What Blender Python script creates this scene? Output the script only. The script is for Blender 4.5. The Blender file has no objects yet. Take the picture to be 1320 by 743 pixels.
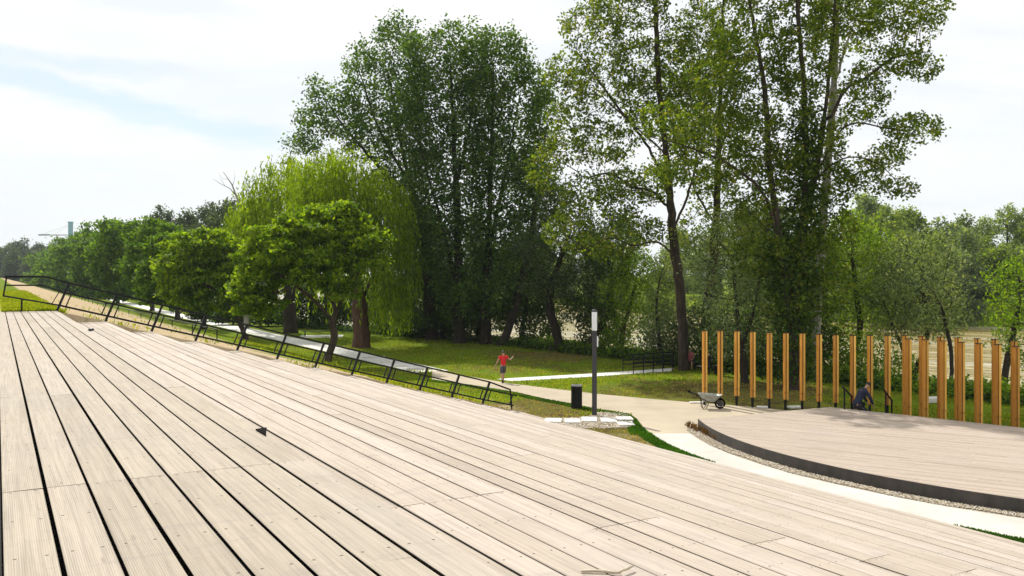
import bpy, bmesh, math, random
import numpy as np
from mathutils import Vector, Matrix
R = math.radians
scene = bpy.context.scene
col = scene.collection
random.seed(5)

# ------------------------------------------------------------------ geometry of the place
F, CX, HY, CAMZ = 1120.0, 660.0, 355.0, 5.70        # lens in pixels of the photo, horizon row, eye height
AL = math.atan(664.0 / F)                            # the terrace boards run this far left of the view axis
CA, SA = math.cos(AL), math.sin(AL)

def gp(px, py, z=0.0):
    """a place on a level surface seen at a pixel"""
    D = F * (CAMZ - z) / (py - HY)
    return Vector(((px - CX) / F * D, D, z))

def at(px, py, D):
    return Vector(((px - CX) / F * D, D, CAMZ - (py - HY) / F * D))

def ut(u, t, z=0.0):
    return Vector((u * CA - t * SA, u * SA + t * CA, z))

def to_ut(x, y):
    return x * CA + y * SA, -x * SA + y * CA

# ------------------------------------------------------------------ object helpers
def tag(o, label=None, cat=None, group=None, kind=None):
    if label: o['label'] = label
    if cat: o['category'] = cat
    if group: o['group'] = group
    if kind: o['kind'] = kind
    return o

def empty(name, loc, rz=0.0):
    o = bpy.data.objects.new(name, None)
    o.empty_display_size = 0.3
    o.location = loc
    o.rotation_euler = (0, 0, rz)
    col.objects.link(o)
    return o

def link(name, me, mat, parent=None, loc=(0, 0, 0), rz=0.0):
    o = bpy.data.objects.new(name, me)
    if mat is not None and len(me.materials) == 0:
        me.materials.append(mat)
    o.location = loc
    o.rotation_euler = (0, 0, rz)
    col.objects.link(o)
    if parent is not None: o.parent = parent
    return o

def np_mesh(name, V, Q, mat=None, smooth=False):
    """mesh from numpy verts (n,3) and faces (m,k)"""
    V = np.ascontiguousarray(V, dtype=np.float32); Q = np.ascontiguousarray(Q, dtype=np.int32)
    me = bpy.data.meshes.new(name)
    me.vertices.add(len(V)); me.vertices.foreach_set('co', V.ravel())
    k = Q.shape[1]
    me.loops.add(Q.size); me.loops.foreach_set('vertex_index', Q.ravel())
    me.polygons.add(len(Q))
    me.polygons.foreach_set('loop_start', np.arange(0, Q.size, k, dtype=np.int32))
    me.polygons.foreach_set('loop_total', np.full(len(Q), k, dtype=np.int32))
    if smooth: me.polygons.foreach_set('use_smooth', np.ones(len(Q), dtype=bool))
    if mat: me.materials.append(mat)
    me.update(calc_edges=True)
    return me

class MB:
    """collects boxes, bars, tubes, prisms; build() links them as one mesh object"""
    def __init__(s): s.v = []; s.f = []; s.uv = {}
    def add(s, vs, fs):
        b = len(s.v); s.v += [tuple(v) for v in vs]; s.f += [tuple(i + b for i in f) for f in fs]
    def box(s, c, d, rz=0.0, M=None):
        hx, hy, hz = d[0] / 2, d[1] / 2, d[2] / 2
        vs = [Vector((x, y, z)) for z in (-hz, hz) for y in (-hy, hy) for x in (-hx, hx)]
        if M is not None: vs = [M @ v for v in vs]
        else:
            cr, sr = math.cos(rz), math.sin(rz)
            vs = [Vector((v.x * cr - v.y * sr, v.x * sr + v.y * cr, v.z)) for v in vs]
        c = Vector(c)
        s.add([v + c for v in vs], [(0, 2, 3, 1), (4, 5, 7, 6), (0, 1, 5, 4), (2, 6, 7, 3), (0, 4, 6, 2), (1, 3, 7, 5)])
    def bar(s, a, b, w, h=None, up=(0, 0, 1)):
        a, b = Vector(a), Vector(b); h = h or w
        d = (b - a); L = d.length; d.normalize()
        up = Vector(up)
        if abs(d.dot(up)) > .98: up = Vector((0, 1, 0))
        x = d.cross(up).normalized(); z = x.cross(d).normalized()
        M = Matrix((x, d, z)).transposed()
        s.box((a + b) / 2, (w, L, h), M=M)
    def tube(s, pts, rad, n=8, cap=True):
        pts = [Vector(p) for p in pts]
        if not isinstance(rad, (list, tuple)): rad = [rad] * len(pts)
        vs = []; fs = []
        for i, p in enumerate(pts):
            d = (pts[min(i + 1, len(pts) - 1)] - pts[max(i - 1, 0)]).normalized()
            ref = Vector((0.31, 0.22, 0.92)) if abs(d.z) < .8 else Vector((0.93, 0.3, 0.1))
            x = d.cross(ref).normalized(); y = d.cross(x)
            for k in range(n):
                a = 2 * math.pi * k / n
                vs.append(p + rad[i] * (x * math.cos(a) + y * math.sin(a)))
        for i in range(len(pts) - 1):
            for k in range(n):
                fs.append((i * n + k, i * n + (k + 1) % n, (i + 1) * n + (k + 1) % n, (i + 1) * n + k))
        if cap:
            fs.append(tuple(range(n - 1, -1, -1))); fs.append(tuple((len(pts) - 1) * n + k for k in range(n)))
        s.add(vs, fs)
    def lathe(s, prof, c=(0, 0, 0), n=20):
        c = Vector(c); vs = []; fs = []
        for r, z in prof:
            for k in range(n):
                a = 2 * math.pi * k / n
                vs.append(c + Vector((r * math.cos(a), r * math.sin(a), z)))
        for i in range(len(prof) - 1):
            for k in range(n):
                fs.append((i * n + k, i * n + (k + 1) % n, (i + 1) * n + (k + 1) % n, (i + 1) * n + k))
        fs.append(tuple(range(n - 1, -1, -1))); fs.append(tuple((len(prof) - 1) * n + k for k in range(n)))
        s.add(vs, fs)
    def prism(s, poly, z0, z1):
        n = len(poly)
        vs = [(p[0], p[1], z0) for p in poly] + [(p[0], p[1], z1) for p in poly]
        fs = [tuple(range(n - 1, -1, -1)), tuple(range(n, 2 * n))]
        fs += [(i, (i + 1) % n, n + (i + 1) % n, n + i) for i in range(n)]
        s.add(vs, fs)
    def build(s, name, mat, parent=None, loc=(0, 0, 0), rz=0.0, smooth=False, bevel=0.0):
        me = bpy.data.meshes.new(name)
        me.from_pydata(s.v, [], s.f)
        bm = bmesh.new(); bm.from_mesh(me)
        bmesh.ops.recalc_face_normals(bm, faces=bm.faces)
        bm.to_mesh(me); bm.free()
        if smooth:
            for p in me.polygons: p.use_smooth = True
        o = link(name, me, mat, parent, loc, rz)
        if bevel:
            b = o.modifiers.new('bevel', 'BEVEL'); b.width = bevel; b.segments = 2; b.limit_method = 'ANGLE'
        return o

def copy_tree(o, parent=None):
    c = o.copy(); col.objects.link(c)
    if parent is not None: c.parent = parent
    for ch in list(o.children): copy_tree(ch, c)
    return c

# ------------------------------------------------------------------ materials
class NT:
    def __init__(s, name):
        s.m = bpy.data.materials.new(name); s.m.use_nodes = True
        s.t = s.m.node_tree; s.t.nodes.clear()
        s.out = s.n('ShaderNodeOutputMaterial')
    def n(s, typ, **kw):
        nd = s.t.nodes.new(typ)
        for k, v in kw.items(): setattr(nd, k, v)
        return nd
    def l(s, a, b): s.t.links.new(a, b)
    def val(s, x, inp):
        if isinstance(x, (int, float)): inp.default_value = x
        elif isinstance(x, (tuple, list)): inp.default_value = tuple(x) + ((1,) if len(x) == 3 and inp.type == 'RGBA' else ())
        else: s.l(x, inp)
    def math(s, op, a, b=0.0, c=0.0, clamp=False):
        nd = s.n('ShaderNodeMath', operation=op); nd.use_clamp = clamp
        s.val(a, nd.inputs[0]); s.val(b, nd.inputs[1]); s.val(c, nd.inputs[2])
        return nd.outputs[0]
    def mix(s, f, a, b, typ='MIX'):
        nd = s.n('ShaderNodeMix', data_type='RGBA', blend_type=typ)
        s.val(f, nd.inputs[0]); s.val(a, nd.inputs[6]); s.val(b, nd.inputs[7])
        return nd.outputs[2]
    def ramp(s, f, stops):
        nd = s.n('ShaderNodeValToRGB'); cr = nd.color_ramp
        while len(cr.elements) < len(stops): cr.elements.new(0.5)
        for e, (p, c) in zip(cr.elements, stops):
            e.position = p; e.color = tuple(c) + (1,) if len(c) == 3 else c
        s.val(f, nd.inputs[0]); return nd.outputs[0]
    def step(s, x, a, b):
        nd = s.n('ShaderNodeMapRange', interpolation_type='SMOOTHSTEP')
        s.val(x, nd.inputs[0]); nd.inputs[1].default_value = a; nd.inputs[2].default_value = b
        nd.inputs[3].default_value = 0; nd.inputs[4].default_value = 1
        return nd.outputs[0]
    def noise(s, vec, scale, det=4, rough=.55, dist=0.0, col=False):
        nd = s.n('ShaderNodeTexNoise'); nd.inputs['Scale'].default_value = scale
        nd.inputs['Detail'].default_value = det; nd.inputs['Roughness'].default_value = rough
        nd.inputs['Distortion'].default_value = dist
        if vec is not None: s.l(vec, nd.inputs['Vector'])
        return nd.outputs['Color' if col else 'Fac']
    def coord(s, what='Object'): return s.n('ShaderNodeTexCoord').outputs[what]
    def mapv(s, vec, sc=(1, 1, 1), loc=(0, 0, 0)):
        nd = s.n('ShaderNodeMapping'); s.l(vec, nd.inputs[0])
        nd.inputs['Scale'].default_value = sc; nd.inputs['Location'].default_value = loc
        return nd.outputs[0]
    def xyz(s, vec):
        nd = s.n('ShaderNodeSeparateXYZ'); s.l(vec, nd.inputs[0]); return nd.outputs
    def comb(s, x, y, z):
        nd = s.n('ShaderNodeCombineXYZ')
        for i, q in enumerate((x, y, z)): s.val(q, nd.inputs[i])
        return nd.outputs[0]
    def island(s): return s.n('ShaderNodeNewGeometry').outputs['Random Per Island']
    def bump(s, h, strength=.3, dist=.01):
        nd = s.n('ShaderNodeBump'); nd.inputs['Strength'].default_value = strength
        nd.inputs['Distance'].default_value = dist; s.l(h, nd.inputs['Height']); return nd.outputs[0]
    def principled(s, color, rough=.8, metal=0.0, normal=None, spec=.5):
        p = s.n('ShaderNodeBsdfPrincipled')
        s.val(color, p.inputs['Base Color']); s.val(rough, p.inputs['Roughness']); s.val(metal, p.inputs['Metallic'])
        p.inputs['Specular IOR Level'].default_value = spec
        if normal is not None: s.l(normal, p.inputs['Normal'])
        s.l(p.outputs[0], s.out.inputs[0]); return p

def leaf_mat(name, lo, hi, trans=.45, dry=None):
    n = NT(name)
    r = n.island()
    c = n.ramp(r, [(0, lo), (.75, hi), (1, dry or hi)])
    big = n.noise(n.coord('Object'), .8, 3)
    c = n.mix(n.step(big, .36, .64), n.mix(1.0, c, (.60, .68, .64), 'MULTIPLY'), c)
    d = n.n('ShaderNodeBsdfPrincipled'); n.l(c, d.inputs['Base Color']); d.inputs['Roughness'].default_value = .62
    d.inputs['Specular IOR Level'].default_value = .12
    t = n.n('ShaderNodeBsdfTranslucent')
    n.l(n.mix(1.0, c, (1.55, 1.5, .40), 'MULTIPLY'), t.inputs[0])
    m = n.n('ShaderNodeMixShader'); m.inputs[0].default_value = trans * 1.05
    n.l(d.outputs[0], m.inputs[1]); n.l(t.outputs[0], m.inputs[2]); n.l(m.outputs[0], n.out.inputs[0])
    return n.m

def bark_mat(name, a, b, scale=6):
    n = NT(name); co = n.mapv(n.coord('Object'), (1, 1, .22))
    x = n.noise(co, scale, 6, .7, .4)
    n.principled(n.ramp(x, [(.3, a), (.7, b)]), .95, normal=n.bump(x, .9, .05), spec=.15)
    return n.m

def plain(name, c, rough=.6, metal=0.0, var=.25, scale=8, spec=.5):
    n = NT(name); x = n.noise(n.coord('Object'), scale, 4)
    lo = tuple(v * (1 - var) for v in c); hi = tuple(min(1, v * (1 + var)) for v in c)
    n.principled(n.ramp(x, [(.3, lo), (.7, hi)]), rough, metal, normal=n.bump(x, .15, .004), spec=spec)
    return n.m

M = {}
M['black_metal'] = plain('black_painted_steel', (.006, .006, .007), .6, 0, .2, 8, .25)
M['dark_metal'] = plain('dark_grey_steel', (.035, .036, .04), .5, 0, .2)
M['galv'] = plain('galvanised_tray', (.34, .35, .31), .5, .35, .3, 5)
M['rubber'] = plain('black_rubber', (.005, .005, .005), .95, 0, .2, 8, .05)
M['white_acrylic'] = plain('white_acrylic', (.78, .80, .82), .25, 0, .03)
M['pale_stone'] = plain('pale_stone', (.62, .60, .56), .85, 0, .1, 4)
M['dark_wood'] = plain('dark_wood', (.035, .028, .022), .75, 0, .3)
M['skin'] = plain('skin', (.42, .24, .16), .55, 0, .06)
M['hair'] = plain('dark_hair', (.012, .010, .009), .6)
M['red_cloth'] = plain('red_cotton', (.62, .015, .018), .85, 0, .15)
M['grey_cloth'] = plain('grey_cotton', (.07, .07, .085), .9, 0, .2)
M['navy_cloth'] = plain('navy_cotton', (.012, .018, .045), .9, 0, .25)
M['pink_cloth'] = plain('pink_cotton', (.5, .12, .14), .9, 0, .2)
M['black_cloth'] = plain('black_cotton', (.012, .012, .014), .9, 0, .2)
M['shoe'] = plain('dark_shoe', (.02, .02, .02), .6)
M['turquoise'] = plain('turquoise_paint', (.02, .21, .25), .6, 0, .05, .2)
M['sign_green'] = plain('turquoise_sign', (.06, .34, .30), .5, 0, .05)
M['glass'] = plain('car_glass', (.02, .025, .03), .08)
M['car_silver'] = plain('silver_blue_paint', (.30, .38, .46), .3, .2, .05)
M['car_brown'] = plain('rusty_red_paint', (.28, .10, .07), .3, .1, .05)
M['car_dark'] = plain('dark_car_paint', (.02, .022, .03), .3, .1, .05)
M['bark'] = bark_mat('rough_brown_bark', (.022, .017, .013), (.095, .072, .054))
M['bark_red'] = bark_mat('reddish_willow_bark', (.04, .022, .016), (.15, .085, .06))
M['bark_pale'] = bark_mat('pale_poplar_bark', (.14, .13, .11), (.42, .40, .36), 4)
M['bark_dark'] = bark_mat('dark_bark', (.018, .014, .011), (.07, .055, .042))
M['leaf_poplar'] = leaf_mat('poplar_leaf', (.034, .088, .024), (.13, .21, .045), .47)
M['leaf_open'] = leaf_mat('open_poplar_leaf', (.050, .092, .012), (.18, .25, .022), .49, (.25, .24, .05))
M['leaf_willow'] = leaf_mat('weeping_willow_leaf', (.10, .17, .006), (.27, .36, .012), .52)
M['leaf_cat'] = leaf_mat('broad_bright_leaf', (.06, .14, .008), (.27, .37, .020), .50)
M['leaf_cat2'] = leaf_mat('broad_green_leaf', (.04, .10, .010), (.15, .25, .024), .48)
M['leaf_silver'] = leaf_mat('silver_willow_leaf', (.09, .14, .055), (.27, .34, .16), .42, (.38, .42, .26))
M['leaf_lush'] = leaf_mat('lush_green_leaf', (.08, .17, .012), (.25, .37, .035), .52)
M['leaf_far'] = leaf_mat('far_bank_leaf', (.09, .16, .030), (.27, .35, .07), .48, (.33, .35, .12))
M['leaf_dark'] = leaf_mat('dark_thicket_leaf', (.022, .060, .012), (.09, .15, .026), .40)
M['leaf_dry'] = leaf_mat('dry_rust_leaf', (.10, .035, .015), (.25, .13, .05), .3)
M['blade'] = leaf_mat('lawn_blade', (.14, .20, .010), (.32, .36, .020), .48, (.42, .34, .08))
M['blade_dry'] = leaf_mat('dry_lawn_blade', (.20, .17, .05), (.46, .36, .13), .4, (.36, .22, .09))
M['blade_turf'] = leaf_mat('fresh_turf_blade', (.025, .085, .006), (.07, .17, .012), .4)

def wood_boards(name, tone, grooves):
    n = NT(name)
    uv = n.n('ShaderNodeUVMap'); uv.uv_map = 'board'
    x, y, _ = n.xyz(uv.outputs[0])
    r = n.island()
    v = n.comb(n.math('MULTIPLY', x, 5.0), n.math('MULTIPLY', y, .55), n.math('MULTIPLY', r, 90.0))
    fine = n.noise(v, 2.2, 8, .68, .5)
    v2 = n.comb(n.math('MULTIPLY', x, .8), n.math('MULTIPLY', y, .5), n.math('MULTIPLY', r, 37.0))
    stain = n.noise(v2, 1.6, 5, .6)
    a = tuple(c * .70 for c in tone); b = tuple(min(1, c * 1.12) for c in tone)
    c = n.ramp(fine, [(.3, a), (.55, tone), (.75, b)])
    c = n.mix(n.math('MULTIPLY', n.step(stain, .52, .72), .45), c, tuple(q * .70 for q in (tone[0], tone[1] * .97, tone[2] * .92)))
    c = n.mix(1.0, c, n.ramp(r, [(0, (.84, .82, .79)), (.35, (.97, .95, .92)), (.7, (1.0, .98, .97)), (1, (1.06, 1.06, 1.07))]), 'MULTIPLY')
    # weathered grey dirt patches over several boards
    ob = n.noise(n.coord('Object'), .35, 5, .6)
    c = n.mix(n.math('MULTIPLY', n.step(ob, .5, .75), .35), c, tuple(q * .78 for q in (tone[0] * .95, tone[1], tone[2] * 1.06)))
    # cross marks of dried puddles and trolley wheels
    cm_ = n.noise(n.mapv(n.coord('Object'), (.9, 5.5, 1)), 1.1, 6, .7, .8)
    c = n.mix(n.math('MULTIPLY', n.step(cm_, .54, .70), .38), c, tuple(q * .62 for q in (tone[0], tone[1], tone[2] * 1.08)))
    dr_ = n.noise(n.coord('Object'), 9.0, 6, .75)
    c = n.mix(n.math('MULTIPLY', n.step(dr_, .56, .72), .38), c, tuple(q * .55 for q in tone))
    # knots
    kn = n.n('ShaderNodeTexVoronoi'); kn.inputs['Scale'].default_value = 1.0
    n.l(n.comb(n.math('MULTIPLY', x, 1.6), n.math('MULTIPLY', y, 1.5), n.math('MULTIPLY', r, 51.0)), kn.inputs['Vector'])
    kd = n.step(kn.outputs['Distance'], .10, .03)
    c = n.mix(n.math('MULTIPLY', kd, .5), c, tuple(q * .42 for q in tone))
    # screws: two to a board on every joist
    fx = n.math('ABSOLUTE', n.math('SUBTRACT', n.math('ABSOLUTE', n.math('SUBTRACT', x, .5)), .30))
    fy = n.math('SUBTRACT', n.math('FRACT', n.math('DIVIDE', y, .62)), .5)
    dx = n.math('MULTIPLY', fx, .2); dy = n.math('MULTIPLY', fy, .62)
    dd = n.math('SQRT', n.math('ADD', n.math('MULTIPLY', dx, dx), n.math('MULTIPLY', dy, dy)))
    sc = n.step(dd, .0095, .0065)
    c = n.mix(n.math('MULTIPLY', sc, .85), c, (.06, .05, .04))
    h = n.math('MULTIPLY', fine, .25)
    if grooves:
        g = n.math('SINE', n.math('MULTIPLY', x, 2 * math.pi * 21))
        gm = n.step(g, -.2, -.85)
        gd = n.noise(n.comb(n.math('MULTIPLY', x, 2.0), n.math('MULTIPLY', y, .8), n.math('MULTIPLY', r, 11.0)), 1.2, 4)
        gs = n.math('MULTIPLY', gm, n.math('MULTIPLY_ADD', n.step(gd, .38, .65), .34, .24))
        c = n.mix(gs, c, tuple(q * .45 for q in tone))
        h = n.math('MULTIPLY_ADD', g, .35, h)
    n.principled(c, .85, normal=n.bump(h, .45, .004), spec=.2)
    return n.m
M['deck'] = wood_boards('grooved_grey_deck_wood', (.44, .387, .315), True)
M['tread'] = wood_boards('bleached_tread_wood', (.455, .397, .333), False)
M['stage_wood'] = wood_boards('stage_deck_wood', (.43, .362, .30), False)
M['under'] = plain('dark_underframe', (.004, .0035, .003), .9)  # near-black: shade of the void under the boards put into the colour
M['riser_wood'] = plain('riser_wood', (.36, .31, .26), .85, 0, .2, 3)

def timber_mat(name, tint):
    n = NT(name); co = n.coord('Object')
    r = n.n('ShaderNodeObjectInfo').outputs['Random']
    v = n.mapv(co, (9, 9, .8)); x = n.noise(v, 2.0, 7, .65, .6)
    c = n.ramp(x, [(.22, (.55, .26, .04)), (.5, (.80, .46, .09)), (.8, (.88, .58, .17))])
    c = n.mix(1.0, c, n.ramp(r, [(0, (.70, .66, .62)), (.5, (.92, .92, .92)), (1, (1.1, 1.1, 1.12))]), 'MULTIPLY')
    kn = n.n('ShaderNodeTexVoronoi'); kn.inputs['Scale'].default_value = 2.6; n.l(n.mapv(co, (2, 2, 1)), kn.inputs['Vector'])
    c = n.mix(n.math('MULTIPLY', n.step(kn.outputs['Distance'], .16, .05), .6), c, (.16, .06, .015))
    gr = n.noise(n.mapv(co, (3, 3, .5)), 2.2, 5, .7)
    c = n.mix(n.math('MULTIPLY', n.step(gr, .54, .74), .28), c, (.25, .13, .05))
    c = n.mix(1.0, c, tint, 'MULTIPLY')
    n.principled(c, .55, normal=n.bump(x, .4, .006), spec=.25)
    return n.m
M['timber'] = timber_mat('oiled_golden_timber', (1.0, 1.0, 1.0))
M['timber_shaded'] = timber_mat('oiled_timber_shade_side', (.74, .58, .46))  # darker reddish tint puts the posts' shadow side into the colour

def steel_edge():
    n = NT('dark_steel_edge'); co = n.coord('Object')
    x = n.noise(n.mapv(co, (1, 1, .4)), 3.0, 6, .65)
    n.principled(n.ramp(x, [(.3, (.035, .032, .030)), (.7, (.085, .075, .066))]), .65, .2, normal=n.bump(x, .2, .01))
    return n.m
M['steel_edge'] = steel_edge()

def concrete(name, tone, var=.12, scale=.8, seams=0):
    n = NT(name); co = n.coord('Object')
    a = n.noise(co, scale, 6, .62); b = n.noise(co, 28, 4, .6)
    c = n.ramp(a, [(.3, tuple(t * (1 - var) for t in tone)), (.7, tuple(t * (1 + var * .5) for t in tone))])
    c = n.mix(n.math('MULTIPLY', n.step(b, .5, .8), .22), c, tuple(t * .72 for t in tone))
    n.principled(c, .9, normal=n.bump(b, .25, .01), spec=.2)
    return n.m
M['path_white'] = concrete('pale_concrete', (.55, .525, .47), .20, .55)
M['path_long'] = concrete('light_concrete', (.68, .66, .62), .06)
M['path_beige'] = concrete('beige_resin_gravel', (.44, .375, .275), .18, .45)

def ground_mat():
    n = NT('lawn_ground'); co = n.coord('Object')       # object axes: x = across the levee, y = along it
    u, t, _ = n.xyz(co)
    a = n.noise(co, .16, 5, .6); b = n.noise(co, 1.3, 5, .65); f = n.noise(co, 16, 5, .7)
    g = n.ramp(b, [(.25, (.095, .175, .010)), (.5, (.175, .25, .013)), (.75, (.255, .30, .018))])
    dry = n.ramp(f, [(.3, (.13, .105, .03)), (.7, (.23, .18, .06))])
    soil = n.ramp(f, [(.3, (.075, .045, .025)), (.7, (.16, .10, .055))])
    g = n.mix(n.math('MULTIPLY', n.step(n.math('ADD', a, n.math('MULTIPLY', b, .5)), .70, .98), .85), g, dry)
    # worn lawn: bare and dry patches
    at_ = n.n('ShaderNodeAttribute'); at_.attribute_name = 'worn'
    wn = n.step(n.math('ADD', at_.outputs['Fac'], n.math('MULTIPLY', n.math('SUBTRACT', b, .5), 1.1)), .28, .58)
    g = n.mix(n.math('MULTIPLY', wn, .85), g, n.mix(n.step(b, .48, .62), dry, soil))
    g = n.mix(n.math('MULTIPLY', n.step(f, .35, .75), .5), n.mix(1.0, g, (.62, .66, .6), 'MULTIPLY'), g)
    # bare sandy bank beside the terrace
    wob = n.math('MULTIPLY', n.math('SUBTRACT', n.noise(co, .45, 4), .5), 5.0)
    uu = n.math('ADD', u, wob)
    sand_m = n.math('MULTIPLY', n.math('MULTIPLY', n.step(u, 1.35, 1.75), n.step(uu, 11.5, 9.0)), n.step(t, 31.0, 31.3))
    low = n.math('MULTIPLY', n.math('MULTIPLY', n.step(uu, 8.0, 9.0), n.step(uu, 19.5, 17.5)), n.step(t, 41, 35))
    tuft = n.step(n.noise(co, 1.1, 6, .7), .58, .66)
    sand_m = n.math('MULTIPLY', n.math('MAXIMUM', sand_m, low), n.math('SUBTRACT', 1.0, n.math('MULTIPLY', tuft, .55)))
    sand = n.ramp(n.noise(co, 2.4, 7, .7), [(.25, (.27, .19, .105)), (.5, (.42, .325, .20)), (.75, (.52, .43, .29))])
    c = n.mix(sand_m, g, sand)
    n.principled(c, .95, normal=n.bump(n.math('ADD', f, b), .6, .05), spec=.02)
    return n.m
M['ground'] = ground_mat()

def water_mat():
    n = NT('silty_river'); co = n.coord('Object')
    w1 = n.noise(n.mapv(co, (.35, 1.0, 1)), .16, 5, .62, .4); w2 = n.noise(n.mapv(co, (.5, 1.0, 1)), .9, 4, .6)
    big = n.noise(n.mapv(co, (.10, 1.0, 1)), .13, 6, .65, .6)
    c = n.ramp(big, [(.36, (.29, .22, .06)), (.5, (.39, .31, .12)), (.64, (.55, .49, .34))])
    h = n.math('MULTIPLY_ADD', w2, .3, n.math('MULTIPLY', w1, 1.6))
    p = n.principled(c, .12, normal=n.bump(h, .8, 1.0), spec=.5)
    return n.m
M['water'] = water_mat()

def gravel_mat():
    n = NT('gravel_stones'); r = n.island()
    n.principled(n.ramp(r, [(0, (.22, .17, .11)), (.4, (.42, .35, .25)), (.8, (.56, .50, .40)), (1, (.66, .63, .58))]), .9, spec=.2)
    return n.m
M['gravel'] = gravel_mat()
# ------------------------------------------------------------------ terrain
H0, RS, TR, U0 = 1.145, .38, 1.418, 1.664           # deck below the eye, riser, tread, outer edge of the deck
ZD = CAMZ - H0
T_END, T_NEAR = 31.4, -10.0
U_TOE = U0 + 12 * TR
BANK = np.array([(-1500, 2600), (-700, 1250), (-300, 570), (-120, 268), (-60, 157), (-22, 95), (0, 72), (12, 54.5), (21, 41.5), (32, 28), (58, 4), (120, -40), (500, -330), (1500, -900)], float)

def bank_dist(X, Y):
    """signed distance to the edge of the lawn, positive on the river side"""
    X = np.asarray(X, float); Y = np.asarray(Y, float)
    best = np.full(X.shape, 1e9); sg = np.zeros(X.shape)
    for (x0, y0), (x1, y1) in zip(BANK[:-1], BANK[1:]):
        dx, dy = x1 - x0, y1 - y0; L = math.hypot(dx, dy)
        s = np.clip(((X - x0) * dx + (Y - y0) * dy) / L ** 2, 0, 1)
        d = np.hypot(X - x0 - s * dx, Y - y0 - s * dy)
        side = -(dx * (Y - y0) - dy * (X - x0))
        m = d < best
        best = np.where(m, d, best); sg = np.where(m, np.where(side < 0, 1.0, -1.0), sg)
    return best * sg

def sstep(x, a, b):
    s = np.clip((x - a) / (b - a), 0, 1); return s * s * (3 - 2 * s)

def ground_z(u, t):
    u = np.asarray(u, float); t = np.asarray(t, float)
    x = u * CA - t * SA; y = u * SA + t * CA
    z = np.interp(u, [-14, U0 - .05, U_TOE], [ZD - .02, ZD - .02, 0.0])
    d = bank_dist(x, y)
    z = z - 4.6 * sstep(d, 0.0, 9.0) * (d < 60) - 4.6 * (d >= 60) + 5.4 * sstep(d, 106, 119)
    bump = .05 * np.sin(u * 1.7 + 1.3 * np.sin(t * .6)) * np.sin(t * 1.1 + u * .4)
    on_bank = sstep(u, U0, U0 + 1.0) * sstep(u, U_TOE, U_TOE - 2.5) * (t > T_END)
    z = z + bump * on_bank
    under = (t < T_END - .02) & (u < U_TOE + .02) & (u > -6.3)
    z = np.where(under, z - .62, z)
    return z

def axis(*segs):
    out = []
    for a, b, s in segs:
        n = max(1, int(round((b - a) / s))); out += [a + (b - a) * i / n for i in range(n)]
    out.append(segs[-1][1]); return np.array(out)

us = axis((-3000, -400, 260), (-400, -30, 37), (-30, -6.35, 4), (-6.35, -6.25, .1), (-6.25, U0 - .05, .8), (U0 - .05, U_TOE - .06, .6), (U_TOE - .06, U_TOE + .06, .06), (U_TOE + .06, 60, 1.6), (60, 190, 2.6), (190, 500, 31), (500, 3000, 250))
ts = axis((-1500, -200, 260), (-200, -20, 15), (-20, 31.3, 2.2), (31.3, 31.42, .06), (31.42, 60, .9), (60, 160, 2.5), (160, 420, 8), (420, 900, 30), (900, 3500, 260))
UU, TT = np.meshgrid(us, ts, indexing='ij')
ZZ = ground_z(UU, TT)
nu, nt = len(us), len(ts)
idx = np.arange(nu * nt).reshape(nu, nt)
Q = np.stack([idx[:-1, :-1], idx[1:, :-1], idx[1:, 1:], idx[:-1, 1:]], -1).reshape(-1, 4)
def worn(x, y):
    v = np.sin(x * .55 + 1.9 * np.sin(y * .21 + .7)) * .5 + np.sin(y * .62 + 1.5 * np.sin(x * .33)) * .5 + .5 * np.sin(x * 1.3 + y * .9 + np.sin(y * .8))
    bias = 1.05 * np.exp(-((x - 10.5) / 4.5) ** 2 - ((y - 42) / 6) ** 2) + .8 * np.exp(-((x - 4) / 5.5) ** 2 - ((y - 62) / 5) ** 2) + 1.5 * np.exp(-((x - 3.6) / 2.2) ** 2 - ((y - 31.5) / 3) ** 2) + 1.1 * np.exp(-((x - 1.3) / 2.2) ** 2 - ((y - 37.5) / 3) ** 2) + .5 * np.exp(-((x - 0) / 4) ** 2 - ((y - 52) / 6) ** 2)
    return np.clip(.10 + .17 * v + .72 * bias, 0, 1)
g = link('ground', np_mesh('ground', np.stack([UU, TT, ZZ], -1).reshape(-1, 3), Q, M['ground'], True), None, None, (0, 0, 0), AL)
_a = g.data.attributes.new('worn', 'FLOAT', 'POINT'); _a.data.foreach_set('value', worn(UU * CA - TT * SA, UU * SA + TT * CA).astype(np.float32).ravel())
tag(g, 'lawn and grassy levee sloping down to the river bank', None, None, 'structure')

# river: one sheet just below the bank, along the flow
rv = MB(); rv.add([(-3500, -1500, 0), (3500, -1500, 0), (3500, 4200, 0), (-3500, 4200, 0)], [(0, 1, 2, 3)])
o = rv.build('river', M['water'], None, (0, 0, -3.0), R(-40)); tag(o, 'silty tan river flowing behind the bank trees', None, None, 'structure')

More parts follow.
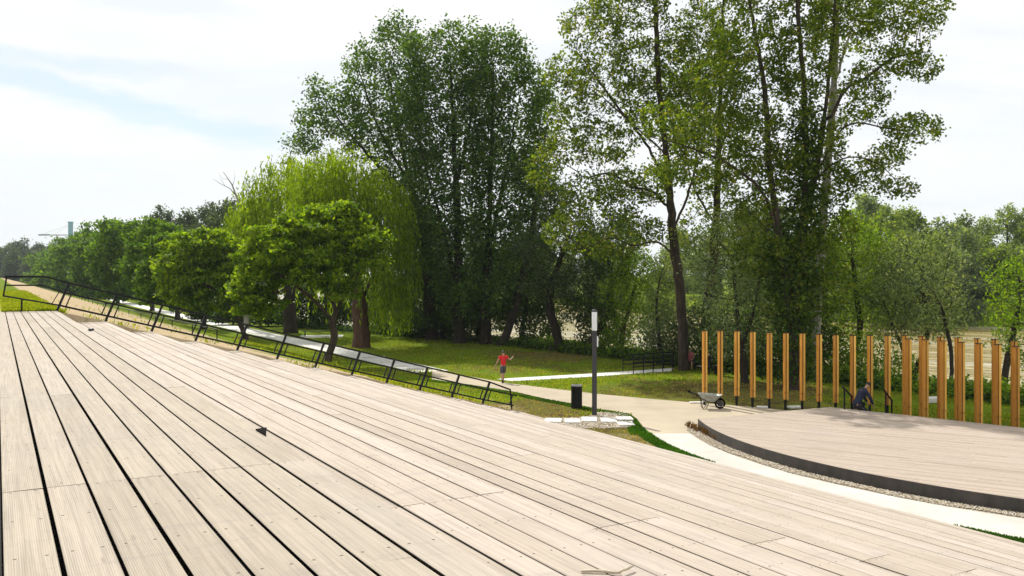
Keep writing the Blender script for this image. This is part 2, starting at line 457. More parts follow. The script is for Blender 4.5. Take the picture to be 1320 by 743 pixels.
# ------------------------------------------------------------------ paths
def sheet(name, poly, z, mat, label, holes=None, th=.03):
    mb = MB(); mb.prism([(p[0], p[1]) for p in poly], z - th, z)
    o = mb.build(name, mat); tag(o, label, None, None, 'structure'); return o
SC = Vector((20.5, 31.5)); SR = 13.6                 # the stage's round front
def r_out(a): return float(np.interp(a, [176, 180.4, 188, 200, 211, 223, 233.5, 246, 292], [15.6, 15.5, 15.42, 15.24, 15.14, 15.48, 15.95, 16.35, 16.6]))
def r_turf(a): return r_out(a) + float(np.interp(a, [176, 190, 205, 220, 240, 292], [.52, .50, .36, .26, .30, .30]))
def ring(r, a0, a1, n=60):
    q = lambda a: r(a) if callable(r) else r
    return [(SC.x + q(a) * math.cos(R(a)), SC.y + q(a) * math.sin(R(a))) for a in (a0 + (a1 - a0) * i / n for i in range(n + 1))]
def ring_sheet(name, r0, r1, a0, a1, z, mat, label, th=.03, n=80):
    A, B = ring(r0, a0, a1, n), ring(r1, a0, a1, n)
    mb = MB(); k = n + 1
    vs = [(x, y, z) for x, y in A] + [(x, y, z) for x, y in B] + [(x, y, z - th) for x, y in A] + [(x, y, z - th) for x, y in B]
    fs = []
    for i in range(n):
        fs += [(i, i + 1, k + i + 1, k + i), (i, 2 * k + i, 2 * k + i + 1, i + 1), (k + i, k + i + 1, 3 * k + i + 1, 3 * k + i)]
    fs += [(0, k, 3 * k, 2 * k), (n, 2 * k + n, 3 * k + n, k + n)]
    mb.add(vs, fs); o = mb.build(name, mat); tag(o, label, None, None, 'structure'); return o
ring_sheet('footpath', 14.10, r_out, 181.2, 292, .018, M['path_white'], 'white concrete path curving round the stage')
px = [(833, 563), (828, 549), (821, 540), (812, 534.5), (790, 531), (766, 527.5), (736, 521), (700, 514.5), (667, 507), (610, 497.5), (557, 490)]
lowe = [gp(*p) for p in px]
upp = [gp(*p) for p in [(557, 477.8), (600, 485), (659, 495), (700, 500), (763, 507.5), (830, 514), (893, 519.3), (940, 522.8), (985, 526.5), (1006, 528.8)]]
inner = [Vector((12.4, 35.9, 0)), Vector((12.0, 34.6, 0)), Vector((7.4, 31.8, 0)), Vector((6.25, 31.22, 0))]
poly = lowe[1:] + upp + inner + [gp(834.6, 559.6)]
sheet('footpath', poly, .014, M['path_beige'], 'beige gravel path widening at the corner of the stage')
pl = [(p.x, p.y) for p in (ut(21.1, 46.6), ut(21.1, 62), ut(21.1, 90), ut(21.2, 140), ut(22, 220), ut(24, 360), ut(26, 520), ut(28.5, 520), ut(26.3, 360), ut(24.2, 220), ut(23.4, 140), ut(23.3, 90), ut(23.2, 62), ut(23.2, 46.6))]
sheet('footpath', pl, .010, M['path_long'], 'long pale path running along the foot of the levee')
pl = [gp(*p) for p in [(659, 492), (766, 486), (816, 482.3), (866.6, 479), (868, 475), (766, 482), (640, 489.2)]]
sheet('footpath', pl, .022, M['path_long'], 'narrow pale path crossing the lawn to the railed landing')
pl = [ut(-4.2, T_END + .1), ut(.10, T_END + .1), ut(.10, 420), ut(-4.2, 420)]
sheet('footpath', pl, ZD + .0, M['path_white'], 'white path along the top of the levee')
pl = [gp(*p) for p in [(388, 432.5), (443, 432.0), (441, 435.2), (386, 436.0)]]
sheet('paved_pad', pl, .012, M['path_white'], 'small pale paved pad under the bench on the lawn')

# gravel beds
def stones(name, sampler, n, z, smin, smax, label, seed):
    rng = np.random.default_rng(seed)
    P = sampler(rng, n)
    n = len(P)
    base = np.array([(1, 0, 0), (0, 1, 0), (-1, 0, 0), (0, -1, 0), (0, 0, .75), (0, 0, -.6)], float)
    fac = np.array([(0, 1, 4), (1, 2, 4), (2, 3, 4), (3, 0, 4), (1, 0, 5), (2, 1, 5), (3, 2, 5), (0, 3, 5)])
    s = rng.uniform(smin, smax, n)[:, None, None]
    V = base[None] * (1 + rng.uniform(-.35, .35, (n, 6, 3))) * s
    a = rng.uniform(0, 6.28, n); c, si = np.cos(a)[:, None], np.sin(a)[:, None]
    V = np.stack([V[..., 0] * c - V[..., 1] * si, V[..., 0] * si + V[..., 1] * c, V[..., 2]], -1)
    V[..., 0] += P[:, 0:1]; V[..., 1] += P[:, 1:2]; V[..., 2] += z + rng.uniform(-.3, .6, (n, 1)) * smin
    Fq = (fac[None] + (np.arange(n) * 6)[:, None, None]).reshape(-1, 3)
    o = link(name, np_mesh(name, V.reshape(-1, 3), Fq, M['gravel']), None)
    tag(o, label, None, None, 'stuff'); return o
def samp_ring(rng, n):
    a = rng.uniform(R(172), R(288), n); w = .42 + .06 * np.sin(a * 23) + .03 * np.sin(a * 61)
    w = np.where(a < R(181), w * np.clip((a - R(170)) / R(11), 0.1, 1) * 1.2, w)
    r = SR + .03 + rng.uniform(0, 1, n) * w
    return np.stack([SC.x + r * np.cos(a), SC.y + r * np.sin(a)], -1)
ring_sheet('gravel_bed', SR - .05, 14.12, 176, 290, .012, plain('gravel_soil', (.30, .25, .18), .95, 0, .3, 12), 'fine gravel bed round the stage front')
stones('gravel', samp_ring, 15000, .03, .012, .030, 'loose pale gravel heaped against the curved stage edge', 3)
GPOLY = [gp(*p) for p in [(700, 541), (722, 548), (745, 553), (780, 553), (813, 551.5), (816, 545), (812, 537), (800, 533.5), (772, 532), (757, 538), (730, 540)]]
def inside(P, poly):
    x, y = P[:, 0], P[:, 1]; c = np.zeros(len(P), bool); n = len(poly)
    for i in range(n):
        a, b = poly[i], poly[i - 1]
        cond = ((a[1] > y) != (b[1] > y)) & (x < (b[0] - a[0]) * (y - a[1]) / (b[1] - a[1] + 1e-12) + a[0])
        c ^= cond
    return c
def samp_poly(poly):
    def f(rng, n):
        A = np.array([(p[0], p[1]) for p in poly]); lo, hi = A.min(0), A.max(0)
        P = rng.uniform(lo, hi, (n * 3, 2)); return P[inside(P, poly)][:n]
    return f
sheet('gravel_bed', GPOLY, .008, bpy.data.materials['gravel_soil'], 'gravel patch round the lamp post', th=.02)
stones('gravel', samp_poly(GPOLY), 4200, .02, .018, .045, 'loose brown and white gravel between the white slabs', 4)
slab_txt = ['partly hidden by the terrace edge', 'next to the half hidden slab', 'directly before the lamp post', 'just past the lamp post', 'at the path end, farther of the pair', 'at the path end, nearer of the pair']
for i, (p, w, d) in enumerate([((713, 543.8), .66, .85), ((738, 544.6), .62, .85), ((759.5, 542.6), .60, .95), ((784.5, 543.6), .60, .9), ((805, 541.4), .62, .7), ((806.5, 548.2), .60, .7)]):
    c = gp(*p); mb = MB(); mb.box((0, 0, 0), (w, d, .07))
    o = mb.build('stone_slab', M['pale_stone'], None, (c.x, c.y, .045), R((-6, -3, -4, -2, 2, 3)[i]), bevel=.012)
    tag(o, 'white stone slab laid in the gravel, ' + slab_txt[i], 'slab', 'white slabs by the lamp post')
for i, (p, w) in enumerate([((482, 461.5), 1.5), ((505.5, 467.6), 1.5), ((523.5, 472.6), 1.5), ((540.5, 476.2), 1.5)]):
    c = gp(*p); mb = MB(); mb.box((0, 0, 0), (w, .45, .10))
    o = mb.build('stone_slab', M['pale_stone'], None, (c.x, c.y, .05), R(6), bevel=.01)
    tag(o, ('flat pale stone slab beside the long path, nearest the willow trunk', 'flat pale stone slab beside the long path, second after the willow', 'flat pale stone slab beside the long path, second before the junction', 'flat pale stone slab beside the long path, closest to the red shirt')[i], 'slab', 'slabs along the long path')

# ------------------------------------------------------------------ boards
def board_mesh(name, boards, th, mat, seed=0, notch=None):
    """boards: (x0, x1, y0, y1, ztop); one island each, with a 0..1 / metres map"""
    rng = random.Random(seed)
    v = []; f = []; uv = []
    for (x0, x1, y0, y1, z) in boards:
        b = len(v); dz = rng.uniform(-.0016, .0016); e = .004; oy = rng.uniform(0, 30)
        e1 = min(e, (x1 - x0) * .2)
        tw = rng.uniform(-.0012, .0012)
        ins = .018
        prof = [(x0 + ins, z - th + dz), (x0, z - e1 + dz - tw), (x0 + e1, z + dz - tw), (x1 - e1, z + dz + tw), (x1, z - e1 + dz + tw), (x1 - ins, z - th + dz)]
        for y in (y0, y1):
            for (x, zz) in prof: v.append((x, y, zz))
        for k in range(6):
            k2 = (k + 1) % 6
            f.append((b + k, b + k2, b + 6 + k2, b + 6 + k))
            ua = (prof[k][0] - x0) / (x1 - x0); ub = (prof[k2][0] - x0) / (x1 - x0)
            uv += [(ua, y0), (ub, y0), (ub, y1), (ua, y1)]
        f.append(tuple(b + k for k in range(5, -1, -1))); uv += [((prof[k][0] - x0) / (x1 - x0), y0) for k in range(5, -1, -1)]
        f.append(tuple(b + 6 + k for k in range(6))); uv += [((prof[k][0] - x0) / (x1 - x0), y1) for k in range(6)]
    me = bpy.data.meshes.new(name); me.from_pydata(v, [], f)
    l = me.uv_layers.new(name='board')
    l.data.foreach_set('uv', np.array(uv, dtype=np.float32).ravel())
    # turn the faces outward
    bm = bmesh.new(); bm.from_mesh(me); bmesh.ops.recalc_face_normals(bm, faces=bm.faces); bm.to_mesh(me); bm.free()
    me.materials.append(mat); return me

def run_boards(u0, u1, n, z, gap, seed, first_joint=5.3, joint_gap=.009, pitch=None, thin=.3):
    rng = random.Random(seed); out = []
    pitch = pitch or (u1 - u0) / n
    grp = rng.choice((3.9, 4.1)); off = rng.choice((0, .0))
    for i in range(n):
        x1 = u1 - i * pitch; x0 = x1 - pitch
        gl = gap * rng.uniform(.8, 1.15)
        x0 += gl
        if rng.random() < thin: x0 -= gl * .5
        js = [T_NEAR]; t = first_joint
        while t > T_NEAR + 1.0: t -= 4.1
        t += 4.1
        cuts = []
        while t < T_END - .8:
            if abs(t - first_joint) < .01: cuts.append((t + rng.uniform(-.004, .004), joint_gap * rng.uniform(.7, 1.4)))
            elif rng.random() < .6: cuts.append((t + (0 if rng.random() < .7 else 2.05) + rng.uniform(-.01, .01), rng.uniform(.001, .004)))
            t += 4.1
        y = T_NEAR
        cuts = [c for c in sorted(cuts) if T_NEAR + .5 < c[0] < T_END - .5]
        for cy, cg in cuts:
            if cy - y < .4: continue
            out.append((x0, x1, y, cy - cg / 2, z)); y = cy + cg / 2
        out.append((x0, x1, y, T_END + rng.uniform(-.012, .012), z))
    return out

terr = empty('stepped_terrace', (0, 0, 0), AL)
tag(terr, 'wide bleached timber terrace stepping down from the deck towards the stage', 'terrace')
DP = .2072
for k in range(13):
    if k == 0:
        bs = run_boards(-6.2, U0, 37, ZD, .0175, 11, pitch=DP, thin=0)
        # boards stay whole; a black triangle on top stands for a missing corner
        me = board_mesh('upper_deck', bs, .022, M['deck'], 1)
        tier = link('upper_deck', me, None, terr)
    else:
        z = ZD - RS * k
        if k == 12: z = .034
        ue = U0 + TR * k
        bs = run_boards(ue - TR + .012, ue, 7, z, .023 if k < 5 else .016, 40 + k)
        me = board_mesh('tread', bs, .022, M['tread'], k)
        tier = link('tread', me, None, terr)
    if k < 12:
        ue = U0 + TR * k; z = ZD - RS * k; zn = ZD - RS * (k + 1) if k < 11 else 0.0
        rz = MB()
        hh = (z - .026 - zn) / 2
        for q in range(2):
            rz.box((ue - .045, (T_NEAR + T_END) / 2, zn + hh * (q + .5) + .004), (.03, T_END - T_NEAR - .05, hh - .008))
        rz.build('riser', M['riser_wood'], tier)
    fr = MB()
    zf = (ZD - RS * k if k < 12 else .034) - .30
    if k == 0: fr.box((-2.3, (T_NEAR + T_END) / 2, zf - .05), (7.75, T_END - T_NEAR - .1, .10))
    elif k < 12: fr.box((U0 + TR * (k - .5) - .05, (T_NEAR + T_END) / 2, zf - .02), (TR - .10, T_END - T_NEAR - .1, .10))
    if k < 12: fr.build('underframe', M['under'], tier)
# closing board along the far end of the steps
ep = MB()
for k in range(12):
    z = ZD - RS * k - .026; u1 = U0 + TR * k; u0 = u1 - TR if k else -6.2
    ep.box(((u0 + u1) / 2, T_END - .035, z - .25), (u1 - u0 - .004, .03, .49))
ep.build('end_panel', M['riser_wood'], terr)
# black triangle added for the dark hole of a missing deck corner, wooden sticks
c = at(338.5, 552.5, F * (H0 - .012) / (552.5 - HY))
mb = MB()
pts = [at(329.3, 551.6, F * (H0 - .02) / (551.6 - HY)), at(343.8, 549.3, F * (H0 - .02) / (549.3 - HY)), at(343.0, 559.4, F * (H0 - .02) / (559.4 - HY))]
mb.add([(p.x, p.y, ZD + .0035) for p in pts] + [(p.x, p.y, ZD + .011) for p in pts], [(0, 1, 2), (3, 4, 5), (0, 1, 4, 3), (1, 2, 5, 4), (2, 0, 3, 5)])
base = pts[0].copy()
mb.v = [(v[0] - base.x, v[1] - base.y, v[2] - ZD) for v in mb.v]
tag(mb.build('notch_patch', M['rubber'], None, (base.x, base.y, ZD)), 'thin black triangle added on the upper deck edge as the dark of a missing corner', 'patch')
def on_tread(px_, py_, k, dz=0.0):
    return gp(px_, py_, ZD - RS * k + dz)
for (a, b, lab) in (((749, 736.5), (800, 738.6), 'thin pale stick lying level on the bleached boards'), ((799, 741.5), (816, 733.6), 'short pale stick lying aslant against the longer stick')):
    A, B = on_tread(*a, 1, .010), on_tread(*b, 1, .010)
    if 'short' in lab: A.z += .015; B.z += .015
    mb = MB(); mid = (A + B) / 2; pts = [A - mid]
    for i in range(1, 5):
        p = A.lerp(B, i / 5) - mid; pts.append(p + Vector((0, random.uniform(-.004, .004), random.uniform(-.001, .004))))
    pts.append(B - mid)
    mb.tube(pts, [.006, .008, .0075, .008, .007, .005], 8)
    tag(mb.build('stick', plain('stripped_stick', (.50, .43, .32), .7, 0, .15), None, mid, 0, True), lab, 'stick')
for (p, k, lab) in (((117.5, 427.0), 0, 'small dark pebble lying on the far end of the upper deck'),):
    c = on_tread(*p, k); mb = MB(); mb.lathe([(.03, 0), (.065, .02), (.05, .05), (.02, .06)], n=9)
    tag(mb.build('pebble', M['dark_metal'], None, c, 0, True), lab, 'pebble')

# ------------------------------------------------------------------ railing down the far end of the steps
rail = empty('stair_railing', ut(U0, T_END + .12, ZD), AL)
tag(rail, 'black steel railing with leaning posts stepping down the far end of the terrace', 'railing')
LU, LZ = .34, .87
def base_pt(k): return Vector((TR * k, 0, -RS * k if k < 12 else -ZD + .03))
def lean(p, s): return p + Vector((LU * s, 0, LZ * s))
for k in range(13):
    mb = MB(); b = base_pt(k)
    if k == 12: mb.bar(b + Vector((.0, 0, 0)), lean(b, .12), .05, .05)
    else: mb.bar(b, lean(b, 1.0), .08, .07)
    if k < 12: mb.build('post', M['black_metal'], rail)
mb = MB()
first = Vector((-1.49, 0, .50)); ftop = Vector((-1.40, 0, 1.10)); fbend = Vector((-.30, 0, 1.09))
mb.bar(first + Vector((0, 0, -.02)), ftop, .05, .05); mb.build('post', M['black_metal'], rail)
mb = MB(); mb.bar(first + Vector((.50, 0, -.66)), first + Vector((.50, 0, -.13)), .05, .05); mb.build('foot_post', M['black_metal'], rail)
last_b = base_pt(12); last_t = last_b + Vector((-.08, 0, .85))
mb = MB(); mb.bar(last_b, last_t, .05, .05); mb.build('post', M['black_metal'], rail)
mb = MB()
hp = [ftop + Vector((-.05, 0, 0)), fbend] + [lean(base_pt(k), 1.0) + Vector((0, 0, .02)) for k in range(12)] + [last_t]
for a, b in zip(hp[:-1], hp[1:]): mb.bar(a, b, .085, .06)
mb.build('handrail', M['black_metal'], rail)
for k in range(-1, 12):
    b0 = base_pt(k) if k >= 0 else first - Vector((LU, 0, LZ)) * .20
    b1 = base_pt(k + 1)
    if k == 11: b1 = base_pt(12) - Vector((.0, 0, .0))
    mb = MB()
    p0, p1 = lean(b0, .20), lean(b1, .20); q0, q1 = lean(b0, .66), lean(b1, .66)
    if k == -1:
        q0 = Vector((-1.44, 0, .83)); qm = Vector((-.42, 0, .82))
        mb.bar(q0, qm, .045); mb.bar(qm, q1, .045); mb.bar(p0, p1, .05)
        mb.bar(p0.lerp(p1, .86), q0.lerp(q1, .9), .025)
    else:
        mb.bar(p0, p1, .06); mb.bar(q0, q1, .055)
        mb.bar(p0.lerp(p1, .13), q0.lerp(q1, .13), .038); mb.bar(p0.lerp(p1, .87), q0.lerp(q1, .87), .038)
    mb.build('infill_frame', M['black_metal'], rail)

# low wire-topped edging on the far side of the sandy bank
lf = empty('low_rail', ut(9.2, 44, 0), AL)
tag(lf, 'thin low dark rail along the far edge of the sandy bank', 'railing')
def lz(u, t): return float(ground_z(u, t))
mb = MB(); tt = [46 + 6 * i for i in range(30)]
pp = [Vector((9.4 + .4 * math.sin(t * .05) - 9.2, t - 44, lz(9.4, t) + .42)) for t in tt]
for a, b in zip(pp[:-1], pp[1:]): mb.bar(a, b, .05, .05)
mb.build('top_bar', M['black_metal'], lf)
for p in pp:
    mb = MB(); mb.bar(p - Vector((0, 0, .55)), p, .05); mb.build('stake', M['black_metal'], lf)

# ------------------------------------------------------------------ stage
ZS = .36
apex = Vector((12.9, 35.2)); rgt = Vector((17.9, 30.4)); dirr = (rgt - apex).normalized(); far = apex + dirr * 19.0
outline = ring(SR, 176.8, 286, 70) + [(far.x, far.y), (rgt.x, rgt.y), (apex.x, apex.y)]
stage = empty('stage', (SC.x, SC.y, 0))
tag(stage, 'low round-fronted timber stage with a dark steel edge', 'stage')
def clip(poly, a, b, keep):
    """keep the side of the line y'=c in a rotated frame"""
    out = []
    for i in range(len(poly)):
        p, q = poly[i - 1], poly[i]
        dp, dq = keep(p), keep(q)
        if dp >= 0 and dq >= 0: out.append(q)
        elif dp >= 0 or dq >= 0:
            s = dp / (dp - dq); m = (p[0] + (q[0] - p[0]) * s, p[1] + (q[1] - p[1]) * s)
            out.append(m)
            if dq >= 0: out.append(q)
    return out
SB = R(-32); cb, sb = math.cos(SB), math.sin(SB)
loc = [((x - SC.x) * cb + (y - SC.y) * sb, -(x - SC.x) * sb + (y - SC.y) * cb) for x, y in outline]
v = []; f = []; uv = []; rng = random.Random(8)
ymin = min(p[1] for p in loc); ymax = max(p[1] for p in loc); w = .145
nb = int((ymax - ymin) / w) + 1
for i in range(nb):
    y0 = ymin + i * w + .002; y1 = ymin + (i + 1) * w - .002
    st = clip(clip(loc, 0, 0, lambda p: p[1] - y0), 0, 0, lambda p: y1 - p[1])
    if len(st) < 3: continue
    x = -40 + rng.uniform(0, 3)
    while x < 40:
        x2 = x + 3.2
        pc = clip(clip(st, 0, 0, lambda p: p[0] - x - .0015), 0, 0, lambda p: x2 - .0015 - p[0])
        if len(pc) >= 3:
            b = len(v); dz = rng.uniform(-.002, .002); n = len(pc); oy = rng.uniform(0, 20)
            v += [(p[0], p[1], ZS + dz) for p in pc] + [(p[0], p[1], ZS - .03) for p in pc]
            f.append(tuple(range(b, b + n))); uv += [((p[1] - y0) / (y1 - y0), p[0] + oy) for p in pc]
            for j in range(n):
                k = (j + 1) % n; f.append((b + j, b + n + j, b + n + k, b + k)); uv += [(.5, pc[j][0])] * 4
        x = x2
me = bpy.data.meshes.new('platform'); me.from_pydata(v, [], f)
l = me.uv_layers.new(name='board'); l.data.foreach_set('uv', np.array(uv, dtype=np.float32).ravel())
link('platform', me, M['stage_wood'], stage, (0, 0, 0), SB)
mb = MB(); mb.prism([(x * .995, y * .995) for x, y in [(p[0] - SC.x, p[1] - SC.y) for p in outline]], .0, ZS - .045)
mb.build('underframe', M['under'], stage)
A = ring(SR + .012, 176.6, 286.2, 110); B = ring(SR - .012, 176.6, 286.2, 110)
vs = [(x - SC.x, y - SC.y, z) for z in (0.0, ZS + .004) for x, y in A] + [(x - SC.x, y - SC.y, z) for z in (0.0, ZS + .004) for x, y in B]
k = len(A); fs = []
for i in range(k - 1):
    fs += [(i, i + 1, k + i + 1, k + i), (2 * k + i, 3 * k + i, 3 * k + i + 1, 2 * k + i + 1), (k + i, k + i + 1, 3 * k + i + 1, 3 * k + i)]
fs += [(0, k, 3 * k, 2 * k), (k - 1, 3 * k - 1, 4 * k - 1, 2 * k - 1)]
mb = MB(); mb.add(vs, fs); mb.build('steel_edge', M['steel_edge'], stage)
mb = MB()
cor = [Vector(outline[0]), apex, far]
for a, b in zip(cor[:-1], cor[1:]):
    mb.bar((a.x - SC.x, a.y - SC.y, ZS / 2), (b.x - SC.x, b.y - SC.y, ZS / 2), .02, ZS - .01)
mb.build('back_edge', M['steel_edge'], stage)
# step behind the stage
nrm = Vector((-dirr.y, dirr.x)); 
sp = apex + dirr * .9
mb = MB(); mb.box((0, 0, .09), (1.5, .42, .18)); 
tag(mb.build('stage_step', M['riser_wood'], None, (sp.x + nrm.x * .28, sp.y + nrm.y * .28, 0), math.atan2(dirr.y, dirr.x), bevel=.01), 'low timber step behind the stage between the two handrails', 'step')

# ------------------------------------------------------------------ timber posts
back = [(908, 426.2, 38.1), (928, 426.2, 38.0), (949.5, 426.6, 37.9), (970, 427.3, 37.4), (991.5, 428.7, 37.1), (1012.5, 429, 36.8), (1034, 429.4, 36.5), (1055.5, 430.8, 36.2), (1077, 431.5, 35.9), (1099, 432.2, 35.6), (1121, 432.2, 35.4), (1143.7, 432.5, 35.25),
        (1166.4, 432.2, 35.1), (1188, 433.2, 34.7), (1211.5, 434.3, 34.3), (1234, 435.3, 33.9), (1259.4, 436.4, 33.5), (1282, 437.4, 33.0), (1306.7, 439.2, 32.5), (1332, 440.5, 32.0)]
front = [(1170.5, 436.7, 34.2), (1192.5, 437.8, 33.7), (1215.5, 439.2, 33.2), (1239, 441, 32.7), (1262, 442.7, 32.2), (1285.5, 443.7, 31.75), (1309.3, 446.2, 31.3), (1334, 448, 30.8)]
def make_post(low=False):
    root = empty('timber_post', (0, 0, 0))
    c = MB(); c.box((0, 0, 1.62), (.075, .10, 3.24)); c.box((0, 0, .006), (.2, .2, .012)); c.build('steel_core', M['black_metal'], root)
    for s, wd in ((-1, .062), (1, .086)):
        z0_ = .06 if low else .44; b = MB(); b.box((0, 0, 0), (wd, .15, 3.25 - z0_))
        b.build('timber_plank', M['timber_shaded' if s < 0 else 'timber'], root, (s * (.020 + wd / 2), -.006, (z0_ + 3.25) / 2), bevel=.006)
    cp = MB(); cp.box((0, 0, 3.262), (.205, .165, .022)); cp.build('cap', M['black_metal'], root)
    return root
ORD = ['first', 'second', 'third', 'fourth', 'fifth', 'sixth', 'seventh', 'eighth', 'ninth', 'tenth', 'eleventh', 'twelfth', 'thirteenth']
proto = {False: make_post(), True: make_post(True)}
def put_post(p, lab, group, rz, low=False):
    o = proto[low] if low not in proto_used else copy_tree(proto[low])
    proto_used.add(low)
    w = at(p[0], p[1], p[2])
    o.location = (w.x, w.y, 0)
    o.rotation_euler = (0, 0, rz)
    s = w.z / 3.273
    for ch in o.children:
        if ch.name.startswith('timber_plank'): ch.rotation_euler.z = random.uniform(-.02, .02)
    o.scale = (1, 1, s)
    tag(o, lab, 'post', group)
proto_used = set()
for i, p in enumerate(back):
    if i == 0: lab = 'orange timber post at the end of the row, left of the wheelbarrow'
    elif i == 1: lab = 'orange timber post directly behind the wheelbarrow'
    elif i < 10: lab = 'slim orange timber post, %s past the wheelbarrow in the long row' % ORD[i - 2]
    elif i == 10: lab = 'slim orange timber post behind the crouching man in navy'
    elif i == 11: lab = 'slim orange timber post beside the handrail on the crouching man\'s far side'
    else: lab = 'orange timber post of the back row, %s after the stage handrails' % ORD[i - 12]
    put_post(p, lab, 'orange timber posts behind the stage', R(14) + R(-1.2) * i, i > 11)
for i, p in enumerate(front):
    put_post(p, 'thicker-looking orange timber post at the stage edge, %s from the handrails in the front row' % ORD[i], 'orange timber posts along the stage edge', R(10), True)

# handrails at the back steps
for (a, b, lab) in (((1088.5, 500.5), (1097.5, 511), 'short black handrail at the back of the stage, left of the crouching man'), ((1141.8, 504.5), (1149.5, 517), 'short black handrail at the back of the stage, right of the crouching man')):
    A = at(a[0], a[1], 34.6); B = at(b[0], b[1], 35.05)
    root = empty('handrail', (A.x, A.y, 0)); tag(root, lab, 'handrail', 'handrails behind the stage')
    o_ = Vector((A.x, A.y, 0))
    for p in (A, B):
        mb = MB(); mb.bar(Vector((p.x, p.y, 0)) - o_, p - o_, .05); mb.build('post', M['black_metal'], root)
    mb = MB(); mb.bar(A - o_ + Vector((-.1, -.06, .06)), B - o_ + Vector((.03, 0, -.02)), .05, .05); mb.build('rail', M['black_metal'], root)

# ------------------------------------------------------------------ lamp, bin
c = gp(766.3, 536.6); lamp = empty('lamp_post', (c.x, c.y, 0))
tag(lamp, 'slim dark grey lamp post with a white cylinder light beside the path', 'lamp')
mb = MB(); mb.lathe([(.13, 0), (.13, .02), (.105, .025), (.10, .04), (.10, 2.0), (.095, 2.02), (.095, 3.44), (.085, 3.46)], n=24); mb.build('pole', M['dark_metal'], lamp, smooth=False)
mb = MB(); mb.lathe([(.103, 3.46), (.108, 3.48), (.108, 4.20), (.103, 4.22)], n=24); mb.build('diffuser', M['white_acrylic'], lamp, smooth=True)
mb = MB(); mb.lathe([(.112, 4.22), (.112, 4.29), (.06, 4.31)], n=24); mb.build('cap', M['dark_metal'], lamp)
mb = MB(); mb.box((.12, -.03, 3.02), (.055, .05, .42)); mb.build('sensor_box', M['white_acrylic'], lamp, bevel=.01)
c = gp(743.3, 526.5); bn = empty('litter_bin', (c.x, c.y, 0))
tag(bn, 'round black slatted litter bin standing by the path next to the lamp post', 'bin')
mb = MB()
for i in range(26):
    a = 2 * math.pi * i / 26; mb.box((.225 * math.cos(a), .225 * math.sin(a), .49), (.02, .046, .92), a)
mb.build('slats', M['black_metal'], bn)
mb = MB(); mb.lathe([(.20, .02), (.205, .9), (.19, .9), (.185, .1)], n=24); mb.build('liner', M['dark_metal'], bn)
mb = MB(); mb.lathe([(.245, .95), (.245, 1.0), (.15, 1.0), (.15, .96)], n=24); mb.build('rim', plain('brushed_steel', (.30, .30, .31), .4, .6, .1), bn)

# ------------------------------------------------------------------ railed landing by the water
def rail_fence(A, B, n, lab, h=.98):
    root = empty('landing_railing', (A.x, A.y, 0)); tag(root, lab, 'railing', 'black railings of the landing')
    d = B - A
    for i in range(n):
        mb = MB(); p = d * (i / (n - 1)); mb.bar(p, p + Vector((0, 0, h)), .05); mb.build('post', M['black_metal'], root)
    for z in (h, h * .70, h * .45):
        mb = MB(); mb.bar(Vector((0, 0, z)), d + Vector((0, 0, z)), .05, .06); mb.build('rail', M['black_metal'], root)
rail_fence(gp(816.5, 483.2), gp(866.5, 479.2), 5, 'black railing along the near side of the landing path')
rail_fence(gp(803, 479.6), gp(868, 474.6), 6, 'black railing along the far side of the landing path')

def bench(c, L, rz, lab):
    root = empty('bench', (c.x, c.y, 0), rz); tag(root, lab, 'bench')
    mb = MB()
    for i in range(3): mb.box((0, -.15 + .15 * i, .46), (L, .13, .045))
    mb.build('seat', M['dark_wood'], root)
    for s in (-1, 1):
        mb = MB(); mb.box((s * (L / 2 - .3), -.15, .22), (.07, .07, .44)); mb.box((s * (L / 2 - .3), .15, .22), (.07, .07, .44)); mb.box((s * (L / 2 - .3), 0, .40), (.07, .36, .06)); mb.build('leg', M['black_metal'], root)
    return root
bench(gp(410, 433.6), 3.0, R(6), 'long low dark bench on the pale pad under the willows')
bench(gp(226, 405.5), 2.4, R(-40), 'low dark bench far along the lawn beyond the long path')
bench(gp(281, 411.5), 2.6, R(8), 'low dark bench on the sunny lawn behind the leaning trunk')

# ------------------------------------------------------------------ wheelbarrow
c = gp(914, 527.6); wb = empty('wheelbarrow', (c.x, c.y, .014), R(-6))
tag(wb, 'grey metal wheelbarrow parked on the beige path before the posts', 'wheelbarrow')
bm = bmesh.new()
top = [(-.46, -.30, .66), (.40, -.33, .60), (.52, -.24, .62), (.52, .24, .62), (.40, .33, .60), (-.46, .30, .66)]
bot = [(-.26, -.18, .33), (.16, -.19, .30), (.22, -.15, .30), (.22, .15, .30), (.16, .19, .30), (-.26, .18, .33)]
mb = MB(); n = 6
inn = [(x * .96, y * .95, z) for x, y, z in top]; inb = [(x * .94, y * .92, z + .02) for x, y, z in bot]
mb.add(top + bot + inn + inb, [(i, (i + 1) % n, n + (i + 1) % n, n + i) for i in range(n)] + [(2 * n + i, 3 * n + i, 3 * n + (i + 1) % n, 2 * n + (i + 1) % n) for i in range(n)] + [(i, 2 * n + i, 2 * n + (i + 1) % n, (i + 1) % n) for i in range(n)] + [tuple(n + i for i in range(n)), tuple(3 * n + i for i in range(n))])
mb.build('tray', M['galv'], wb, bevel=.008)
mb = MB()
for s in (-1, 1):
    mb.tube([(-.78, s * .27, .70), (-.45, s * .25, .55), (-.1, s * .20, .33), (.3, s * .08, .24), (.43, s * .06, .19)], .018, 8)
mb.build('frame', M['black_metal'], wb, smooth=True)
for s in (-1, 1):
    mb = MB(); mb.tube([(-.34, s * .22, .44), (-.30, s * .24, .06), (-.24, s * .24, .0), (-.16, s * .24, .02), (-.02, s * .2, .30)], .016, 8); mb.build('leg', M['black_metal'], wb, smooth=True)
    mb = MB(); mb.tube([(-.92, s * .28, .76), (-.76, s * .27, .69)], .024, 8); mb.build('grip', M['rubber'], wb, smooth=True)
